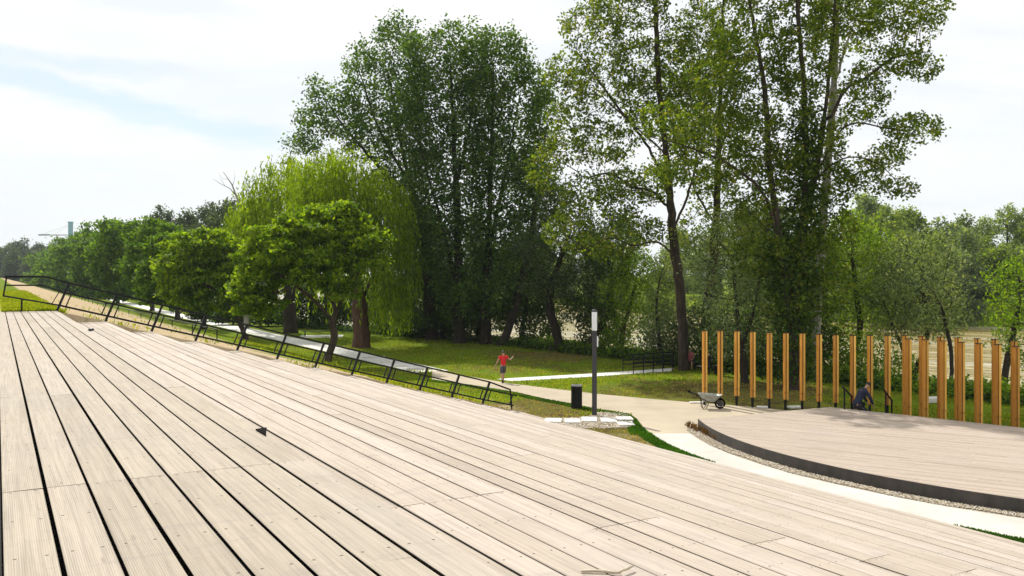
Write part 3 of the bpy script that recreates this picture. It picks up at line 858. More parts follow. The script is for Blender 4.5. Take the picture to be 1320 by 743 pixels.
whl = MB(); ring_p = [(.19 * math.cos(a), 0, .19 * math.sin(a)) for a in [2 * math.pi * i / 20 for i in range(21)]]
whl.tube(ring_p, .045, 8, False); wo = whl.build('wheel', M['rubber'], wb, (.46, 0, .235), 0, True)
hb = MB(); hb.tube([(0, -.06, 0), (0, .06, 0)], .13, 14); hb.build('rim', M['dark_metal'], wo)

# small pale things lying about
for (p, s, rz, nm, lab, ct) in (((1024.5, 526.8), (.62, .42, .09), .2, 'paving_offcut', 'flat white stone offcut lying among the post feet', 'slab'), ((983, 526.0), (.5, .34, .06), -.2, 'paving_offcut', 'small white stone offcut left of the taller post foot', 'slab'), ((899, 520.2), (.7, .3, .06), .1, 'paving_offcut', 'pale slab at the lawn edge left of the wheelbarrow', 'slab'), ((1203, 519.0), (1.0, .5, .22), .3, 'stone_block', 'white stone block on the grass between the doubled posts', 'block')):
    c = gp(*p); mb = MB(); mb.box((0, 0, s[2] / 2), s); tag(mb.build(nm, M['pale_stone'], None, (c.x, c.y, .012), rz, bevel=.03), lab, ct)

# sign by the far path
c = gp(154, 385); sg = empty('path_sign', (c.x, c.y, 0)); tag(sg, 'small turquoise sign board on a post by the far path', 'sign')
mb = MB(); mb.bar((0, 0, 0), (0, 0, 3.2), .12); mb.build('post', M['dark_metal'], sg)
mb = MB(); mb.box((0, -.10, 2.75), (1.35, .06, 1.2)); mb.build('board', M['sign_green'], sg, bevel=.02)

# cars far along the path
def car(c, rz, mat, lab):
    root = empty('parked_car', (c.x, c.y, c.z), rz); tag(root, lab, 'car', 'cars parked far along the path')
    prof = [(-2.1, .35), (-2.15, .75), (-1.9, .92), (-1.45, .98), (-1.0, 1.42), (.55, 1.45), (1.15, 1.0), (1.95, .88), (2.12, .62), (2.1, .35)]
    v = [(x, s * (.82 if z < 1.1 else .66), z) for s in (-1, 1) for x, z in prof]; n = len(prof)
    mb = MB(); mb.add(v, [tuple(range(n)), tuple(range(n, 2 * n))] + [(i, (i + 1) % n, n + (i + 1) % n, n + i) for i in range(n)]); mb.build('body', mat, root, bevel=.05)
    gl = MB()
    for s in (-1, 1): gl.add([(-1.25, s * .80, 1.02), (1.0, s * .80, 1.02), (.5, s * .70, 1.38), (-.95, s * .70, 1.38)], [(0, 1, 2, 3)])
    gl.build('side_window', M['glass'], root)
    for x in (-1.3, 1.3):
        for s in (-1, 1):
            w_ = MB(); w_.tube([(x, s * .66, .33), (x, s * .86, .33)], .33, 16); w_.build('wheel', M['rubber'], root)
ucar = lambda t: ut(20.4 - .0 * t, t)
car(ut(23.5, 300), R(20), M['car_dark'], 'dark car parked far off under the row of trees')
car(ut(21.5, 400), R(25), M['car_brown'], 'rusty red car parked far off beyond the railing')
car(ut(14.5, 430, float(ground_z(14.5, 430))), R(30), M['car_silver'], 'silver blue car parked far off beyond the railing corner')

# far turquoise tower with stays and a boom
c = at(91, 355, 1500.0); tw = empty('stayed_tower', (c.x, c.y, 0)); tag(tw, 'distant turquoise tower with thin stays and a level boom above the far trees', 'tower')
mb = MB(); mb.box((0, 0, 48), (5.6, 6, 96)); mb.box((0, 0, 97), (6.6, 7, 2.2)); mb.build('mast', M['turquoise'], tw)
mb = MB(); mb.box((-28, 0, 75), (46, 1.6, 1.5)); mb.box((-46, 0, 75.3), (18, 2.6, 2.4)); mb.build('boom', M['dark_metal'], tw)
for s, xx, zz in ((-1, -48, 77), (-1, -28, 76), (1, 26, 70)):
    mb = MB(); mb.bar((0, 0, 93), (xx, 0, zz), .3); mb.build('stay', M['galv'], tw)
# ------------------------------------------------------------------ trees
def nrm_(v): return v / (np.linalg.norm(v, axis=-1, keepdims=True) + 1e-9)

def grow(pts, par, attr, step, dk, rng, up=.12, maxit=140):
    P = [np.array(p, float) for p in pts]; par = list(par)
    A = attr.copy(); nd = np.full(len(A), 1e9); ni = np.zeros(len(A), int)
    new = list(range(len(P))); kids = {}
    for it in range(maxit):
        if not new or len(A) == 0: break
        N = np.array([P[i] for i in new])
        D = np.linalg.norm(A[:, None] - N[None], axis=2); j = D.argmin(1); d = D[np.arange(len(A)), j]
        m = d < nd; nd[m] = d[m]; ni[m] = np.array(new)[j[m]]
        keep = nd > dk; A, nd, ni = A[keep], nd[keep], ni[keep]
        if len(A) == 0: break
        PP = np.array(P); dirs = nrm_(A - PP[ni])
        acc = np.zeros((len(P), 3)); np.add.at(acc, ni, dirs)
        act = np.unique(ni); new = []
        for i in act:
            v = acc[i]; L = np.linalg.norm(v)
            v = v / L if L > 1e-6 else rng.normal(size=3)
            v = v + np.array([0, 0, up]) + rng.normal(size=3) * .16
            v /= np.linalg.norm(v)
            ks = kids.setdefault(i, [])
            if len(ks) >= 4 or any(np.dot(v, k) > .93 for k in ks):
                if len(ks) >= 4 or rng.random() < .75:
                    if len(ks) >= 3: nd[ni == i] = nd[ni == i]  # leave these points to other twigs
                    v = v + rng.normal(size=3) * .9; v /= np.linalg.norm(v)
                    if len(ks) >= 6: continue
            ks.append(v); P.append(P[i] + v * step); par.append(i); new.append(len(P) - 1)
        if len(P) > 34000: break
    return np.array(P), np.array(par)

def radii(P, par, R0, rt=.010, p=2.35):
    n = len(P); s = np.zeros(n); r = np.zeros(n); big = np.full(n, -1); h = np.zeros(n, int)
    for i in range(n - 1, -1, -1):
        r[i] = max(s[i], rt ** p) ** (1 / p)
        q = par[i]
        if q >= 0:
            s[q] += r[i] ** p; h[q] = max(h[q], h[i] + 1)
            if big[q] < 0 or r[i] > r[big[q]]: big[q] = i
    e = math.log(R0 / rt) / max(1e-3, math.log(max(r[0], rt * 1.5) / rt))
    q = rt * (r / rt) ** e
    return rt + (q - rt) * (q / q.max()) ** .42, big, h

def limb_mesh(P, par, r, big, rmin, K=7):
    n = len(P); ok = r >= rmin
    ax = np.zeros((n, 3))
    hp = par >= 0
    ax[hp] = P[hp] - P[par[hp]]
    nxt = np.where(big >= 0, big, np.arange(n)); ax2 = P[nxt] - P
    ax = nrm_(nrm_(ax) + nrm_(ax2) + np.array([0, 0, 1e-4]))
    ref = nrm_(np.array([.37, .61, .21])); 
    x = np.cross(ax, ref); x = nrm_(x); y = np.cross(ax, x)
    a = np.arange(K) * 2 * math.pi / K; ca, sa = np.cos(a), np.sin(a)
    ringv = lambda c, rr, xx, yy: c[:, None] + rr[:, None, None] * (ca[None, :, None] * xx[:, None] + sa[None, :, None] * yy[:, None])
    V = ringv(P, r, x, y)
    seg = np.where(hp & ok)[0]; main = big[par[seg]] == seg
    rp = np.where(main, r[par[seg]], np.minimum(r[par[seg]], r[seg] * 1.25))
    B = ringv(P[par[seg]], rp, np.where(main[:, None], x[par[seg]], x[seg]), np.where(main[:, None], y[par[seg]], y[seg]))
    T = V[seg]
    m = len(seg); VV = np.concatenate([B.reshape(-1, 3), T.reshape(-1, 3)])
    k = np.arange(K); k2 = (k + 1) % K; o = (np.arange(m) * K)[:, None]
    Q = np.stack([o + k, o + k2, m * K + o + k2, m * K + o + k], -1).reshape(-1, 4)
    return VV, Q

def leaf_quads(C, l, w, rng, droop=0.0, flat=.35, axis_dir=None):
    n = len(C)
    a = rng.normal(size=(n, 3)); a[:, 2] = a[:, 2] * .7 - droop
    if axis_dir is not None: a = a * .35 + axis_dir
    a = nrm_(a); b = rng.normal(size=(n, 3)); b[:, :2] *= (1 - flat)
    nn = rng.normal(size=(n, 3)); nn[:, 2] = np.abs(nn[:, 2]) + flat * 1.6
    b = nrm_(np.cross(a, nn)); nn = np.cross(a, b)
    s = rng.uniform(.65, 1.25, (n, 1)); L = l * s; W = w * s
    p0 = C - a * L * .5; p2 = C + a * L * .5 - np.array([0, 0, .12]) * L
    p1 = C + b * W * .5 + nn * W * .12 - a * L * .06; p3 = C - b * W * .5 + nn * W * .12 - a * L * .06
    return np.stack([p0, p1, p2, p3], 1).reshape(-1, 3)

def quads(n): return np.arange(n * 4).reshape(-1, 4)

def ell_points(rng, c, r, n, shell=.55):
    d = nrm_(rng.normal(size=(n, 3))); s = rng.uniform(0, 1, n) ** (1 / 3); s = np.where(rng.random(n) < shell, .62 + .38 * s, s)
    return np.array(c) + d * s[:, None] * np.array(r)

def resample(pts, step):
    pts = [np.array(q, float) for q in pts]
    if len(pts) > 2:
        e = [2 * pts[0] - pts[1]] + pts + [2 * pts[-1] - pts[-2]]; sm = []
        for i in range(1, len(e) - 2):
            for f in (0, .25, .5, .75):
                a, b, c, d = e[i - 1:i + 3]
                sm.append(.5 * (2 * b + (c - a) * f + (2 * a - 5 * b + 4 * c - d) * f * f + (3 * b - a - 3 * c + d) * f ** 3))
        pts = sm + [pts[-1]]
    L = sum(np.linalg.norm(b - a) for a, b in zip(pts[:-1], pts[1:])); m = max(2, int(L / step))
    cum = np.concatenate([[0], np.cumsum([np.linalg.norm(b - a) for a, b in zip(pts[:-1], pts[1:])])]); A = np.array(pts)
    return [np.array([np.interp(x, cum, A[:, k]) for k in range(3)]) for x in np.linspace(0, cum[-1], m + 1)]
    out = [np.array(pts[0], float)]
    for a, b in zip(pts[:-1], pts[1:]):
        a, b = np.array(a, float), np.array(b, float); n = max(1, int(np.linalg.norm(b - a) / step))
        out += [a + (b - a) * i / n for i in range(1, n + 1)]
    return out

def tree_meshes(seed, trunks, R0, attr, step, dk, leaf, rmin=.012, up=.12, zmin=None, K=7, wob=.0):
    """trunks: polylines in local metres (first starts at 0,0,0); attr: points the crown fills"""
    rng = np.random.default_rng(seed)
    pts = []; par = []
    for k, tr in enumerate(trunks):
        q = resample(tr, step)
        if k: 
            q = q[0:]; A = np.array(pts); j = int(np.linalg.norm(A - q[0], axis=1).argmin()); prev = j
        else: prev = -1
        for i, p in enumerate(q):
            if k and i == 0 and np.linalg.norm(np.array(pts[prev]) - p) < step * .8: continue
            w = rng.normal(size=3) * wob * step * (1 if i else 0); w[2] *= .3
            pts.append(p + w); par.append(prev); prev = len(pts) - 1
    P, par = grow(pts, par, attr, step, dk, rng, up)
    r, big, h = radii(P, par, R0)
    # a flare at the foot
    z0 = P[:, 2] - P[0, 2]
    r = r * (1 + .32 * np.exp(-np.clip(z0, 0, 9) / max(.25, R0 * 1.3)))
    V, Q = limb_mesh(P, par, r, big, rmin, K)
    trunk = np_mesh('trunk', V, Q, None, True)
    tips = np.where((h <= leaf.get('h', 2)) & (np.arange(len(P)) >= len(pts)))[0]
    n = leaf['n']
    if 'strand' in leaf:
        lo, hi, per = leaf['strand']
        src = P[tips][rng.random(len(tips)) < leaf.get('keep', 1.0)]
        C = []; AX = []
        for p in src:
            for q in range(leaf.get('ns', 2)):
                L = rng.uniform(lo, hi) * (1.0 if rng.random() < .7 else .5); m = max(2, int(L * per))
                s = np.linspace(0, L, m); a = rng.uniform(0, 6.28); sp = rng.uniform(.2, .9)
                dx = sp * (1 - np.exp(-s / .8)); o = rng.normal(size=3) * .22
                c = np.stack([p[0] + o[0] + dx * math.cos(a), p[1] + o[1] + dx * math.sin(a), p[2] + o[2] + .25 - s * .93], -1)
                c += rng.normal(size=c.shape) * .07
                C.append(c); AX.append(np.tile([math.cos(a) * .3, math.sin(a) * .3, -1.2], (m, 1)))
        C = np.concatenate(C); AX = np.concatenate(AX)
        if zmin is not None: k = C[:, 2] > zmin + rng.uniform(0, .8, len(C)); C = C[k]; AX = AX[k]
        E = rng.normal(size=(int(len(tips) * n), 3)) * leaf['sig'] + np.repeat(P[tips], n, 0)
        LV = np.concatenate([leaf_quads(C, leaf['l'], leaf['w'], rng, axis_dir=AX), leaf_quads(E, leaf['l'] * .8, leaf['w'], rng, .3)])
    else:
        C = np.repeat(P[tips], n, 0)
        off = rng.normal(size=C.shape) * leaf['sig']; off[:, 2] *= leaf.get('zf', .75)
        C = C + off
        if zmin is not None: C = C[C[:, 2] > zmin]
        LV = leaf_quads(C, leaf['l'], leaf['w'], rng, leaf.get('droop', .35), leaf.get('flat', .35))
    crown = np_mesh('crown', LV, quads(len(LV) // 4), None)
    return trunk, crown

def place_tree(name, label, cat, group, loc, tm, bark, lm):
    root = empty(name, loc); tag(root, label, cat, group)
    t, c = tm
    if not t.materials: t.materials.append(bark)
    if not c.materials: c.materials.append(lm)
    link('trunk', t, None, root); link('crown', c, None, root)
    return root

def photo_tree(name, label, cat, base, D, trunks, R0, lobes, step, dk, leaf, bark, lm, seed, spacing=1.0, group=None, z0=0.0, rmin=.012, up=.12, zmin=.9, K=7, wob=.05, dens=2.6, spike=1.0, sat=5, out=1.12):
    """lobes: (px, py, rx px, ry px, depth offset m, depth radius m, points)"""
    b = at(base[0], base[1], D); b.z = z0 + min(0.0, float(ground_z(*to_ut(b.x, b.y))) if D < 130 else 0.0)
    rng = np.random.default_rng(seed + 1000); sc = D / F
    attr = []
    for lo in lobes:
        c = at(lo[0], lo[1], D) - b; c.y += lo[4]
        rx, rz = lo[2] * sc, lo[3] * sc; ry = lo[5] if lo[5] else (rx + rz) / 2
        attr.append(ell_points(rng, (c.x, c.y, c.z), (rx, ry, rz), int(lo[6] * dens * .72), .7))
        for q in range(sat):                              # smaller sprays that break the outline
            d = nrm_(rng.normal(size=3) + np.array([0, 0, .5])); f_ = rng.uniform(.22, .42)
            attr.append(ell_points(rng, np.array([c.x, c.y, c.z]) + d * np.array([rx, ry, rz]) * rng.uniform(.85, out), (rx * f_ * .8, ry * f_ * .8, rz * f_ * spike), int(lo[6] * dens * .38 / sat) + 1))
    attr = np.concatenate(attr); attr = attr[attr[:, 2] > zmin]
    step *= .82; dk *= .62
    tr = []
    for k, pl in enumerate(trunks):
        q = []
        for i, p in enumerate(pl):
            w = at(p[0], p[1], D) - b; w.y += p[2] if len(p) > 2 else 0
            if k == 0 and i == 0: w = Vector((0, 0, -.15))
            q.append((w.x, w.y, w.z))
        tr.append(q)
    tm = tree_meshes(seed, tr, R0, attr, step, dk, leaf, rmin, up, zmin, K, wob)
    return place_tree(name, label, cat, group, b, tm, bark, lm)

def generic(seed, hgt, rad, leaf, R0=.28, base=.22, npt=420, step=.6, dk=.8, tall=False, lean=(0, 0)):
    """a whole tree in its own metres"""
    rng = np.random.default_rng(seed)
    tr = [[(0, 0, -.2), (lean[0] * .3 + rng.normal() * .2, lean[1] * .3, hgt * .3), (lean[0] + rng.normal() * .3, lean[1] + rng.normal() * .3, hgt * (.8 if tall else .62))]]
    attr = []
    nl = 9
    for i in range(nl):
        f = base + (1 - base) * (i + .5) / nl; wdt = rad * (math.sin(math.pi * min(1, (f - base) / (1 - base) * .86 + .16)) ** .7)
        for q in range(2):
            a = rng.uniform(0, 6.28); o = wdt * rng.uniform(.25, .55)
            rr = wdt * rng.uniform(.40, .62)
            attr.append(ell_points(rng, (lean[0] + o * math.cos(a), lean[1] + o * math.sin(a), hgt * f * rng.uniform(.95, 1.0)), (rr, rr, min(rr, hgt * .12)), npt // (2 * nl)))
    attr = np.concatenate(attr)
    return tree_meshes(seed, tr, R0, attr, step, dk, leaf, .02, .1, .4, 6, .06)

# --- the broad-leaved row beside the long path
LC = dict(n=50, sig=.23, zf=.45, l=.26, w=.18, droop=.55, flat=.6, h=1)
photo_tree('broadleaf_tree', 'small bright round-crowned tree with a leaning pale trunk, nearest behind the railing', 'tree', (421, 470), 55.5,
    [[(421, 470), (426, 452, 0), (431, 432, .2), (428, 415, .1), (433, 400, 0), (420, 375, .2)], [(433, 400), (448, 372, .3), (455, 345, .5)], [(428, 412), (405, 385, -.5), (372, 358, -.8)], [(420, 375), (405, 340, .6), (400, 310, .8)]], .23,
    [(418, 296, 44, 28, 0, 2.2, 190), (360, 325, 40, 24, -.5, 2.0, 150), (450, 330, 38, 22, .5, 2.2, 150), (340, 355, 34, 22, 0, 1.9, 110), (400, 345, 46, 22, -1.4, 1.6, 130), (470, 310, 26, 20, .3, 1.4, 70), (375, 295, 26, 14, .5, 1.5, 60), (345, 385, 26, 14, -.2, 1.4, 50), (440, 372, 28, 12, 0, 1.6, 50), (410, 280, 30, 16, 1.0, 1.6, 60), (484, 338, 14, 9, 0, .8, 20), (335, 396, 24, 11, -.4, 1.4, 40), (318, 372, 18, 16, 0, 1.2, 36)],
    .36, .42, LC, M['bark'], M['leaf_cat'], 11, dens=1.2, spike=.6, sat=9, out=1.35)
LC2 = dict(LC, l=.36, w=.25, sig=.33, n=40)
photo_tree('broadleaf_tree', 'small bright tree on a thin leaning trunk, second behind the railing', 'tree', (318, 437), 77.5,
    [[(318, 437), (310, 418), (302, 400), (294, 388), (285, 365)], [(310, 416), (308, 396, .5), (312, 375, .8)], [(294, 388), (265, 365, -.4), (245, 352, -.6)]], .22,
    [(265, 322, 36, 22, 0, 2.6, 150), (235, 345, 26, 20, -.5, 2.0, 80), (292, 340, 24, 22, .3, 2.0, 90), (262, 362, 36, 16, -1, 2.0, 90), (305, 365, 14, 18, .2, 1.4, 40), (240, 380, 22, 14, 0, 1.8, 60), (272, 388, 26, 13, -.6, 1.8, 60), (302, 392, 16, 12, 0, 1.4, 36), (228, 365, 16, 18, 0, 1.6, 40)],
    .45, .55, LC2, M['bark'], M['leaf_cat'], 12, dens=1.2, spike=.6, sat=9, out=1.35)
photo_tree('broadleaf_tree', 'bushy green tree with a forked trunk, third behind the railing', 'tree', (264, 424), 92.0,
    [[(264, 424), (262, 408), (266, 395), (270, 370)], [(262, 408), (252, 392, .4), (240, 360, .5)]], .26,
    [(222, 325, 30, 24, 0, 3.0, 140), (250, 345, 26, 24, .5, 3.0, 110), (205, 352, 20, 22, 0, 2.4, 80), (235, 372, 30, 14, -.5, 2.6, 80), (275, 375, 18, 14, 0, 2, 40), (215, 380, 22, 16, 0, 2.2, 60), (245, 390, 26, 12, -.4, 2.2, 60), (195, 372, 16, 18, 0, 2, 40)],
    .5, .62, LC2, M['bark_dark'], M['leaf_cat2'], 13, dens=1.2, spike=.6, sat=9, out=1.35)
ROW = [(229, 413, 111, (165, 245), 286, 'dense green tree with a twin trunk, fourth behind the railing', 'leaf_cat2'),
       (196, 401, 139, (118, 212), 284, 'dense dark green tree, fifth along the path row', 'leaf_cat2'),
       (152, 391, 176, (95, 182), 291, 'dense dark green tree, sixth along the path row', 'leaf_cat2'),
       (122, 385, 215, (72, 150), 300, 'dense dark green tree, seventh along the path row', 'leaf_cat2'),
       (98, 379, 265, (52, 118), 314, 'hazy green tree, eighth along the path row', 'leaf_cat2'),
       (76, 374, 330, (38, 98), 323, 'hazy green tree, ninth along the path row', 'leaf_cat2')]
for i, (bx, by, D, (x0, x1), top, lab, lm) in enumerate(ROW):
    cx = (x0 + x1) / 2; w = (x1 - x0) / 2; s = D / 100
    photo_tree('broadleaf_tree', lab, 'tree', (bx, by), D, [[(bx, by), (bx - 2, by - 16), (cx + 4, by - 34), (cx, top + 34)], [(bx, by - 6), (bx + 8, by - 24, 1), (cx + w * .5, top + 40, 1.5)]], .34,
        [(cx, top + 20, w * .62, 20, 0, 2.6 * s, 120), (cx - w * .5, top + 40, w * .45, 22, 0, 2.4 * s, 90), (cx + w * .5, top + 38, w * .45, 22, .5, 2.4 * s, 90), (cx, top + 56, w * .85, 16, -1, 3.0 * s, 110), (cx - w * .3, top + 70, w * .6, 12, 0, 2.4 * s, 60), (cx + w * .35, top + 72, w * .5, 12, .5, 2.4 * s, 50), (cx + w * .1, top + 84, w * .7, 10, 0, 2.6 * s, 60), (cx - w * .5, top + 66, w * .4, 14, 0, 2.2 * s, 50), (cx + w * .6, top + 62, w * .35, 14, 0, 2.2 * s, 50), (cx - w * .1, top + 94, w * .5, 7, -.3, 2.4 * s, 40)],
        .6 * max(1, s * .8), .8 * s, dict(n=34, sig=.38 * s, zf=.5, l=.40 * s ** .8, w=.29 * s ** .8, droop=.5, flat=.55, h=1), M['bark_dark'], M[lm], 20 + i, K=6, rmin=.03, dens=1.7, spike=.8, sat=7, out=1.3)

# --- weeping willows
LW = dict(n=7, sig=.45, l=.40, w=.11, strand=(2.2, 6.2, 4.5), ns=5, keep=.34, h=2)
photo_tree('weeping_willow', 'big weeping willow with a thick reddish trunk and curtains of hanging twigs', 'tree', (466, 448), 68.6,
    [[(466, 448), (466, 425), (464, 400), (462, 370), (458, 330), (452, 280)], [(464, 395), (480, 350, 1), (500, 300, 1.5)], [(462, 370), (440, 320, -1), (420, 270, -1.5)], [(458, 340), (462, 290, 2.5), (470, 250, 3)]], .62,
    [(448, 232, 52, 28, 0, 4, 150), (405, 238, 42, 26, 0, 3.6, 90), (490, 262, 40, 26, .5, 4, 110), (512, 300, 20, 26, 0, 3, 50), (440, 275, 60, 30, 0, 4.6, 120), (500, 330, 30, 30, 0, 3.2, 80), (505, 370, 20, 16, 0, 2.4, 40), (430, 215, 36, 16, 0, 3, 50)],
    .7, .95, dict(LW, strand=(2.0, 8.5, 4.5), ns=6, keep=.38, n=12), M['bark_red'], M['leaf_willow'], 31, rmin=.03)
photo_tree('weeping_willow', 'yellow-green weeping willow with a short dark trunk, behind the bench', 'tree', (375, 430), 86.0,
    [[(375, 430), (374, 412), (372, 390), (368, 350), (360, 300)], [(372, 395), (390, 340, 1), (400, 280, 1)], [(370, 370), (345, 320, 0), (330, 280, 0)]], .62,
    [(345, 258, 36, 26, 0, 5, 120), (382, 232, 36, 26, 0, 5, 120), (325, 290, 30, 26, 0, 4, 90), (365, 290, 48, 30, -1, 5, 110), (402, 262, 36, 30, 1, 4.5, 80), (362, 222, 22, 12, 0, 3, 30)],
    .8, 1.05, dict(LW, strand=(2.4, 6.4, 4.0), l=.48, w=.14), M['bark_dark'], M['leaf_willow'], 32, rmin=.03)
photo_tree('weeping_willow', 'third weeping willow farther back, showing between the small bright trees', 'tree', (405, 421), 97.0,
    [[(405, 421), (405, 400), (402, 370), (400, 320)]], .5,
    [(405, 285, 40, 30, 0, 5, 90), (320, 275, 22, 26, 0, 4, 60), (440, 300, 40, 30, 2, 5, 70)],
    .9, 1.2, dict(LW, strand=(2.0, 6.0, 3.6), l=.52, w=.16), M['bark_dark'], M['leaf_willow'], 33, rmin=.03)

# --- the tall dense poplar group in the middle
LP = dict(n=15, sig=.34, l=.26, w=.20, droop=.3, flat=.25, h=3)
POP = [((592, 444), 73.0, [[(592, 444), (592, 400), (590, 300), (585, 180), (580, 72)], [(591, 380), (570, 290, -.6), (545, 200, -1)], [(588, 240), (606, 150, 1), (615, 70, 1)]], .50,
        [(580, 58, 22, 30, 0, 2.2, 80), (545, 70, 24, 30, .4, 2.2, 70), (612, 62, 18, 26, .4, 2.0, 50), (558, 100, 36, 40, 0, 2.8, 150), (605, 95, 28, 40, .5, 2.6, 120), (548, 165, 36, 40, 0, 3, 160), (600, 180, 34, 40, .5, 3, 140), (550, 240, 36, 40, 0, 3.2, 150), (595, 270, 36, 40, 0, 3.2, 130), (560, 320, 40, 40, 0, 3.4, 120), (595, 370, 34, 36, 0, 3.0, 70), (572, 130, 34, 44, .5, 3, 120), (530, 150, 30, 40, .5, 3, 90), (618, 130, 26, 44, .6, 2.8, 90), (575, 220, 36, 40, .6, 3, 100), (612, 220, 28, 44, -.8, 2.6, 90), (572, 300, 34, 34, -1, 2.6, 90), (612, 310, 28, 40, -.8, 2.6, 80), (540, 285, 30, 34, -.6, 2.6, 70)], 'tall dark poplar with an upright crown, tallest of the dense group'),
       ((557, 439), 77.0, [[(557, 439), (555, 390), (545, 300), (520, 200), (500, 90)], [(548, 320), (500, 230, 0), (445, 165, -.5), (412, 112, -.5)], [(530, 240), (490, 170, 0), (462, 90, 0)]], .50,
        [(508, 60, 26, 34, 0, 2.6, 100), (478, 100, 34, 34, 0, 3, 130), (520, 125, 30, 40, 0, 3, 130), (440, 150, 34, 28, 0, 2.8, 120), (405, 160, 24, 24, 0, 2.4, 60), (392, 188, 24, 11, 0, 1.8, 40), (410, 115, 14, 12, 0, 1.5, 25), (480, 175, 40, 36, 0, 3.4, 150), (525, 210, 34, 40, 0, 3.2, 130), (500, 250, 40, 30, 0, 3.4, 110), (535, 300, 34, 36, 0, 3.2, 90)], 'tall poplar leaning left with long side limbs over the willow'),
       ((626, 445), 72.0, [[(626, 445), (626, 400), (630, 300), (634, 180), (636, 85)], [(628, 330), (650, 230, .6), (668, 130, .8)]], .46,
        [(634, 70, 22, 28, 0, 2.0, 70), (660, 66, 16, 22, .3, 1.8, 40), (655, 95, 28, 36, 0, 2.6, 120), (685, 120, 20, 32, 0, 2.4, 70), (630, 130, 30, 40, 0, 2.8, 130), (668, 175, 34, 40, 0, 3, 140), (640, 215, 34, 40, 0, 3, 140), (675, 250, 30, 36, 0, 2.8, 100), (640, 300, 36, 40, 0, 3, 120), (640, 370, 34, 40, 0, 3, 80), (655, 250, 30, 36, -.8, 2.6, 80), (612, 380, 30, 34, -1, 2.4, 70), (660, 330, 26, 34, -.6, 2.2, 60)], 'tall dark poplar on the right side of the dense group'),
       ((645, 446), 70.5, [[(645, 446), (655, 425), (668, 380), (682, 320), (695, 240), (705, 160)]], .34,
        [(700, 150, 22, 36, 0, 2, 60), (690, 215, 26, 36, 0, 2.2, 80), (706, 265, 22, 26, 0, 2, 50), (672, 310, 26, 30, 0, 2.2, 50)], 'slanting dark poplar trunk leaning right out of the dense group')]
for i, (b, D, tr, R0, lobes, lab) in enumerate(POP):
    photo_tree('poplar_tree', lab, 'tree', b, D, tr, R0, lobes, .6, .72, LP, M['bark_dark'], M['leaf_poplar'], 41 + i, rmin=.02, up=.25, spike=1.5, dens=3.0)

# --- the open poplars on the bank
LO = dict(n=15, sig=.20, l=.19, w=.155, droop=.3, flat=.2, h=2)
photo_tree('poplar_tree', 'tall open poplar with a straight bare trunk behind the landing railing', 'tree', (881, 478), 52.0,
    [[(881, 478), (880, 430), (876, 370), (868, 310), (862, 230), (850, 120), (845, 0), (842, -90)], [(868, 330), (845, 312, -.4), (815, 318, -.8), (785, 308, -1), (752, 322, -1.4)], [(862, 270), (842, 246, .3), (815, 240, .5), (788, 222, .6), (758, 228, .6)], [(863, 255), (838, 190, .5), (795, 130, .8), (745, 60, 1)], [(860, 200), (815, 165, -.8), (775, 130, -1)], [(866, 300), (895, 230, .5), (905, 130, .5), (900, 20, .5)]], .30,
    [(765, 40, 38, 40, .5, 2.4, 90), (800, -20, 40, 50, 0, 2.6, 100), (850, -40, 44, 50, 0, 2.6, 110), (800, -110, 50, 50, 0, 3, 120), (870, -130, 50, 60, 0, 3, 120), (735, 95, 34, 26, 0, 2, 60), (780, 110, 40, 30, 0, 2.4, 80), (735, 150, 30, 22, 0, 2, 50), (830, 60, 44, 50, 0, 2.6, 120), (780, 185, 46, 26, 0, 2.4, 85), (720, 195, 30, 20, 0, 1.8, 50), (700, 225, 24, 20, 0, 1.6, 45), (760, 245, 40, 20, 0, 2, 60), (735, 300, 36, 24, -.5, 2, 70), (780, 320, 36, 18, -.5, 1.8, 60), (805, 235, 34, 22, .4, 1.8, 70), (830, 300, 28, 18, -.5, 1.5, 50), (780, 265, 40, 18, 0, 1.8, 60), (845, 240, 22, 26, 0, 1.4, 40), (820, 130, 34, 30, .4, 2, 70), (870, 90, 34, 40, .2, 2.2, 80), (905, 60, 40, 60, .5, 2.4, 110), (860, 150, 44, 44, 0, 2.2, 80), (900, 160, 34, 44, 0, 2.2, 70)],
    .5, .62, LO, M['bark'], M['leaf_open'], 51, rmin=.006, dens=3.8)
photo_tree('poplar_tree', 'second open poplar close behind the straight bare trunk', 'tree', (906, 476), 55.0,
    [[(906, 476), (908, 430), (914, 370), (922, 300), (926, 200), (930, 80), (934, -60)], [(922, 290), (895, 240, .3), (880, 170, .5)], [(926, 200), (948, 140, .5), (960, 60, .6)]], .30,
    [(930, -20, 36, 60, 0, 2.4, 90), (940, 70, 32, 40, 0, 2.2, 70), (915, 110, 34, 40, 0, 2.2, 70), (890, 180, 30, 36, .3, 2, 50), (945, 170, 30, 36, .4, 2, 60), (920, 250, 34, 34, 0, 2, 70), (900, 300, 30, 26, .2, 1.8, 50), (945, 300, 30, 30, .2, 1.8, 50), (880, 120, 30, 34, .3, 2, 50)],
    .55, .68, LO, M['bark'], M['leaf_open'], 52, rmin=.006, dens=4.2)
LB = dict(n=17, sig=.18, l=.165, w=.135, droop=.3, flat=.2, h=2)
